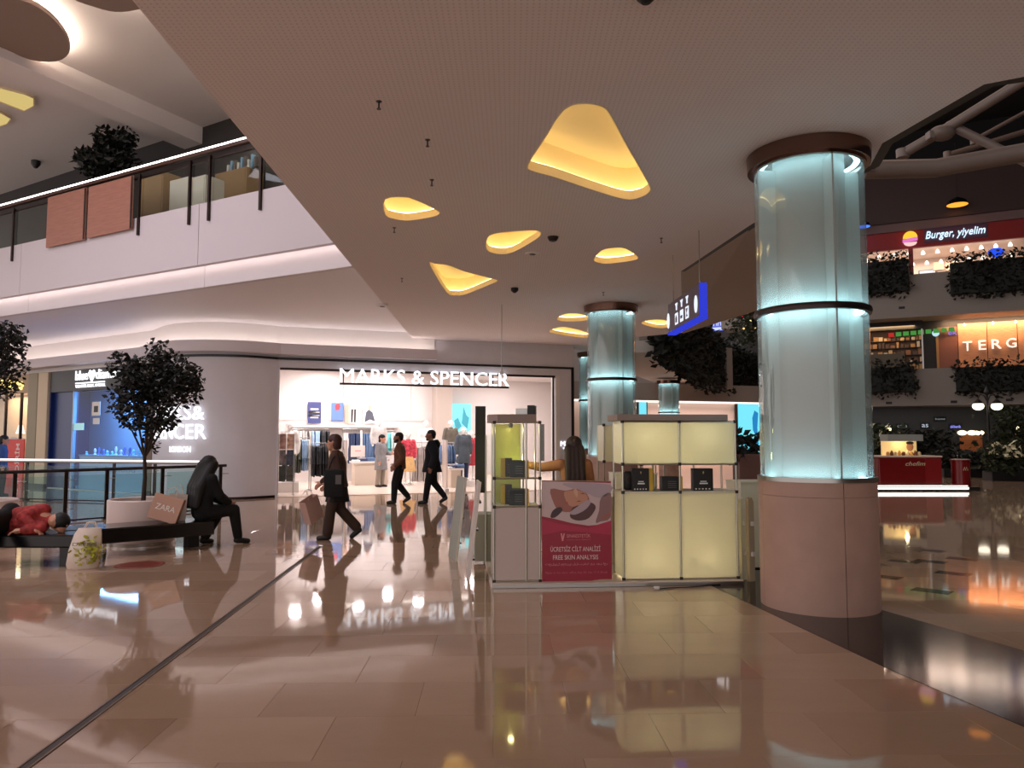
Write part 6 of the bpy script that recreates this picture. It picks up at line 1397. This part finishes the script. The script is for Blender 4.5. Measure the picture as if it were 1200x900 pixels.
# woman walking
wp = PZ(395, 632, 0)
LW = dict(pelvis=(0, 0, .93), belly=(.01, 0, 1.08), chest=(.02, 0, 1.28), neck=(.04, 0, 1.44), head=(.08, 0, 1.585), shL=(.02, .17, 1.37), shR=(.03, -.17, 1.37),
          elL=(-.07, .25, 1.11), wrL=(.10, .25, .94), elR=(.08, -.21, 1.10), wrR=(.30, -.17, .93),
          knL=(.09, .10, .50), anL=(.14, .10, .08), toL=(.28, .11, .03), knR=(-.02, -.10, .49), anR=(-.32, -.10, .17), toR=(-.22, -.11, .035))
t, J, H = figure('person', 'woman walking past in a rust jacket and brown trousers carrying a paper bag', 'person', (wp.x, wp.y, 0), R(180), LW, .945)
wear(t, 'trousers', trouser(J, .022, .02, .10), M_TRO); wear(t, 'jacket', jacket(J, .024, .86, .01), M_RUST); shoes(t, J, M_SHOE)
q = MB(); q.loft([((.0, .0, .62), .20, .22, .04), ((.0, 0, .75), .175, .205, .02), ((.01, 0, .95), .155, .19), ((.01, 0, 1.0), .15, .185)]); wear(t, 'tunic', q, M_BLK)
q = hair_cap(H, .01, .112, .01, -.05); q.cap(H(-.05, .05, .0), H(-.05, .05, -.06), .06, .05); q.cap(H(-.05, -.05, .0), H(-.05, -.05, -.06), .06, .05); q.cap(H(.03, 0, .10), H(.06, 0, .075), .05, .04); wear(t, 'hair', q, M_HRED, .011)
sb_ = thing('shoulder_bag', 'black tote bag hanging at the side of the walking woman', 'bag', (wp.x+.02, wp.y-.32, .68), R(-4))
MB().box(-.16, .15, -.05, .05, 0, .42, .03).build('pouch', M_BLK, sb_, True); MB().box(.03, .12, -.056, -.05, .2, .34).build('patch', mat('patch_grey', (92, 86, 84), .7), sb_)
MB().tube([(-.10, 0, .40), (-.05, .04, .58), (.0, .13, .66), (.06, .04, .58), (.10, 0, .40)], .012, 8).build('strap', M_BLK, sb_, True)
hand = Vector((wp.x-.30*.945-.07, wp.y+.17*.945, .80))
paper_bag('pinkish paper shopping bag swinging from the hand of the walking woman', hand + Vector((-.05, 0, -.52)), (R(0), R(-22), R(62)), .30, .38, .13, mat('bag_pinkish', (206, 170, 160), .6))
# two men
mp = PZ(468, 590, 0)
MW = dict(head=(.04, 0, 1.60), neck=(.01, 0, 1.45), elL=(-.10, .23, 1.12), wrL=(.07, .22, .92), elR=(-.02, -.23, 1.12), wrR=(.14, -.2, .96),
          knL=(.10, .10, .50), anL=(.12, .10, .08), toL=(.26, .11, .03), knR=(.06, -.10, .47), anR=(-.20, -.10, .16), toR=(-.10, -.11, .035))
t, J, H = figure('person', 'bearded man in a brown jacket and black trousers walking before the shop', 'person', (mp.x, mp.y, 0), R(180), MW, .985, M_SKIN2)
wear(t, 'trousers', trouser(J, .024), M_BLK); wear(t, 'jacket', jacket(J, .02, .84), M_BRN); shoes(t, J, M_SHOE); wear(t, 'hair', hair_cap(H, .0, .104), M_HBLK, .011)
q = MB(); q.cap(H(.05, 0, -.075), H(.075, 0, -.09), .058, .04); q.cap(H(.03, .05, -.06), H(.03, -.05, -.06), .045, .045); wear(t, 'beard', q, M_HBLK, .011)
mp = PZ(506, 590, 0)
MW2 = dict(MW, knL=(.08, .10, .50), anL=(.14, .10, .08), toL=(.28, .11, .03), knR=(-.04, -.10, .48), anR=(-.30, -.10, .15), toR=(-.20, -.11, .035), elL=(-.10, .25, 1.12), wrL=(-.02, .26, .88), elR=(-.05, -.25, 1.12), wrR=(.04, -.25, .88))
t, J, H = figure('person', 'man in a long navy hooded coat walking before the shop', 'person', (mp.x, mp.y, 0), R(180), MW2, 1.02, M_SKIN2)
wear(t, 'trousers', trouser(J, .02), M_NAVYC); wear(t, 'coat', jacket(J, .045, .74, .06), M_NAVYC); shoes(t, J, M_SHOE); wear(t, 'hair', hair_cap(H, .0, .103), M_HBLK, .011)
q = MB(); q.cap((-.10, -.07, 1.44), (-.10, .07, 1.44), .07, .07); q.cap((-.13, 0, 1.40), (-.12, 0, 1.33), .07, .06); wear(t, 'hood', q, M_NAVYC)
q = MB(); q.cap(H(.05, 0, -.075), H(.07, 0, -.09), .056, .04); wear(t, 'beard', q, M_HBLK, .011)
# shopper inside
sp_ = PZ(446, 571, 0)
t, J, H = figure('person', 'shopper in a long grey coat facing the low table inside the shop', 'person', (sp_.x, sp_.y, .012), R(-20), dict(elL=(.06, .24, 1.12), wrL=(.26, .2, 1.1), head=(.05, 0, 1.58), knR=(-.02, -.1, .49), anR=(-.08, -.1, .08), toR=(.06, -.11, .03)), .96)
wear(t, 'trousers', trouser(J, .02), mat('cloth_person_taupe', (150, 138, 126), .85)); wear(t, 'coat', jacket(J, .03, .56, .05), mat('cloth_person_grey', (132, 130, 132), .85, vary=.12, vscale=10)); shoes(t, J, M_SHOE)
q = hair_cap(H, .01, .112, .02, -.08); wear(t, 'headscarf', q, M_BLK, .011)
# kiosk seller
kp_ = kat(K.hit(673, 600, .62)[0], .62, PF)
t, J, H = figure('person', 'seller with long brown hair in a tan top standing behind the poster', 'person', kp_, R(96), dict(elL=(.12, .40, 1.35), wrL=(.16, .58, 1.38), elR=(.10, -.24, 1.16), wrR=(.30, -.16, 1.06), head=(.03, 0, 1.60)), .885)
M_TAN = mat('cloth_person_tan', (178, 124, 84), .8, vary=.08, vscale=10)
wear(t, 'trousers', trouser(J, .02), M_BLK); q = jacket(J, .012, .88); wear(t, 'top', q, M_TAN); shoes(t, J, M_SHOE)
q = hair_cap(H, .015, .114, .02, -.1)
for y in (-.07, -.02, .03, .08): q.cap(H(-.085, y, .0), (-.15, y*1.25, 1.17), .06, .045)
wear(t, 'hair', q, M_HBRN, .011)
# seated woman
sw_ = Bv.pt(Bv.hit(247, 612)[0]-.02, .30)
SP = dict(pelvis=(0, 0, .50), belly=(.0, 0, .68), chest=(.03, 0, .88), neck=(.06, 0, 1.04), head=(.09, 0, 1.165), shL=(.04, .17, .98), shR=(.04, -.17, .98), elL=(.16, .2, .74), elR=(.16, -.2, .74), wrL=(.36, .09, .62), wrR=(.36, -.09, .62),
          hiL=(.02, .09, .49), hiR=(.02, -.09, .49), knL=(.36, .15, .50), knR=(.43, -.12, .51), anL=(.14, .20, .085), anR=(.50, -.14, .085), toL=(.27, .24, .03), toR=(.64, -.17, .03))
t, J, H = figure('person', 'woman in black with long dark covering sitting on the bench end, back turned', 'person', (sw_.x, sw_.y, 0), R(48), SP, 1.0, None, R(45))
def soft(J, w=.02):
    m = MB(); d = (J['shL']-J['shR']).normalized()
    for s in (-1, 1): m.cap(J['chest']+d*.07*s, J['belly']+d*.055*s, .115+w, .105+w); m.cap(J['belly']+d*.05*s, J['pelvis']+d*.055*s, .105+w, .115+w); m.cap(J['sh'+('L' if s > 0 else 'R')], J['chest']+d*.06*s, .075+w, .11+w)
    m.cap(J['neck'], J['chest'], .07, .11); sleeves(m, J, w); return m
wear(t, 'trousers', trouser(J, .02), M_BLK); wear(t, 'jacket', soft(J), M_BLK); shoes(t, J, M_SHOE, M_SOLE)
q = hair_cap(H, .01, .118, .02, -.1)
for y in (-.10, -.04, .03, .10): q.cap(H(-.06, y*.7, .02), (-.10, y*1.2, .86), .085, .085); q.cap((-.10, y*1.2, .86), (-.15, y*1.25, .60), .08, .05)
wear(t, 'long_hair', q, M_HBLK, .012)
# slumped person on the left bench
LP = dict(pelvis=(0, 0, .53), belly=(0, .17, .54), chest=(.0, .36, .55), neck=(.01, .52, .54), head=(.05, .64, .505), shL=(.06, .44, .47), shR=(-.02, .41, .66), elL=(.20, .52, .45), wrL=(.26, .34, .44), elR=(.17, .26, .60), wrR=(.22, .46, .47),
          hiL=(.05, .0, .49), hiR=(.05, -.02, .60), knL=(.48, -.05, .50), knR=(.50, .05, .58), anL=(.62, -.16, .085), anR=(.66, .20, .085), toL=(.76, -.17, .03), toR=(.80, .25, .03))
t, J, H = figure('person', 'person in a red patterned top slumped asleep on the black bench', 'person', (b1.x-.84, b1.y+.30, .0), R(-90), LP, 1.0, None, R(90))
wear(t, 'trousers', trouser(J, .022), M_BLK); wear(t, 'jacket', soft(J, .018), mat('cloth_person_red', (150, 44, 42), .8, vary=.5, vscale=22)); shoes(t, J, M_SHOE, M_SOLE)
q = MB(); q.ell((.03, .66, .53), .11, .12, .115); wear(t, 'hair', q, M_HBLK, .011)
# passer-by at the left edge
lp0 = PD(1, 560, 20.6)
t, J, H = figure('person', 'passer-by in a blue top cut by the left edge beside the red banner', 'person', (lp0.x, lp0.y, 0), R(20), dict(head=(.05, 0, 1.58)), .95)
wear(t, 'trousers', trouser(J, .02), M_BLK); wear(t, 'jacket', jacket(J, .02, .82), mat('cloth_person_blue', (70, 92, 140), .85)); shoes(t, J, M_SHOE); wear(t, 'hair', hair_cap(H, .01, .112, .02, -.12), M_HBLK, .011)

# ================================================================== CEILING FITTINGS
for k, (px, py) in enumerate(((444, 124), (501, 168), (506, 214), (462, 269), (471, 327), (775, 281), (707, 343))):
    p = PZ(px, py+3, CZ-.06); t = thing('sprinkler', 'small steel sprinkler head under the low ceiling', 'sprinkler', (p.x, p.y, CZ), 0, 'ceiling sprinklers')
    MB().lathe([(.001, -.006), (.022, -.006), (.026, 0)], 14).build('rosette', M_DARKSTEEL, t, True); MB().tube([(0, 0, 0), (0, 0, -.06)], .007, 8).build('stem', M_DARKSTEEL, t); MB().lathe([(.001, -.068), (.018, -.068), (.018, -.062), (.001, -.062)], 12, close=True).build('deflector', M_DARKSTEEL, t)
def fitting(name, label, px, py, prof, m, cat):
    p = PZ(px, py, CZ-.04); t = thing(name, label, cat, (p.x, p.y, CZ)); MB().lathe(prof, 24).build('housing', m, t, True); MB().lathe([(prof[0][0]*.5, prof[0][1]-.006), (prof[0][0]*.45, prof[0][1])], 20).build('lens', M_BLACK, t)
fitting('smoke_detector', 'grey smoke detector near the slanted glowing recess', 648, 281, [(.05, -.06), (.07, -.03), (.08, 0)], M_DARKSTEEL, 'detector')
fitting('ceiling_speaker', 'flat white ceiling speaker beside the slanted glowing recess', 624, 300, [(.10, -.012), (.11, 0)], M_WHITE, 'speaker')
fitting('dome_camera', 'dark dome camera under the ceiling before the second column', 603, 340, [(.03, -.09), (.07, -.05), (.07, 0)], M_BLACK, 'camera')
fitting('wifi_box', 'white access point under the ceiling edge near the shop', 448, 358, [(.11, -.06), (.12, -.05), (.12, 0)], M_WHITE, 'access point')
fitting('dome_camera', 'dark dome camera at the top edge of the picture', 757, -2, [(.03, -.07), (.06, -.04), (.06, 0)], M_BLACK, 'camera')
rp = PZ(588, 357, CZ); t = thing('hanging_camera', 'small white camera hanging on a thin rod before the shop sign', 'camera', (rp.x, rp.y, CZ)); L = CZ - PD(588, 435, rp.y).z
MB().tube([(0, 0, 0), (0, 0, -L)], .008, 6).build('rod', M_STEEL, t); MB().box(-.04, .04, -.06, .06, -L-.07, -L, .012).build('housing', M_WHITE, t)
p = PZ(159, 189, 9.44); t = thing('ceiling_camera', 'dark dome camera under the high atrium ceiling', 'camera', (PZ(42, 189, 9.44).x, PZ(42, 189, 9.44).y, 9.45)); MB().lathe([(.05, -.2), (.12, -.1), (.12, 0)], 20).build('housing', M_BLACK, t, True); MB().lathe([(.04, -.21), (.045, -.19)], 16).build('lens', M_DARKSTEEL, t)
# unseen wall added beyond the picture to keep the atrium dark
struct(MB().box(37, 37.4, -6, 60, 0, 22).build('dimming_wall_right', M_DKSHOP), 'unseen dark wall added to keep the atrium dim')

struct(MB().box(7.0, 37.4, -6.3, -6.0, 0, 22).build('dimming_wall_rear', M_DKSHOP), 'unseen dark wall added behind the viewer to keep the atrium dim')  # unseen, added to block ambient light from behind on the right
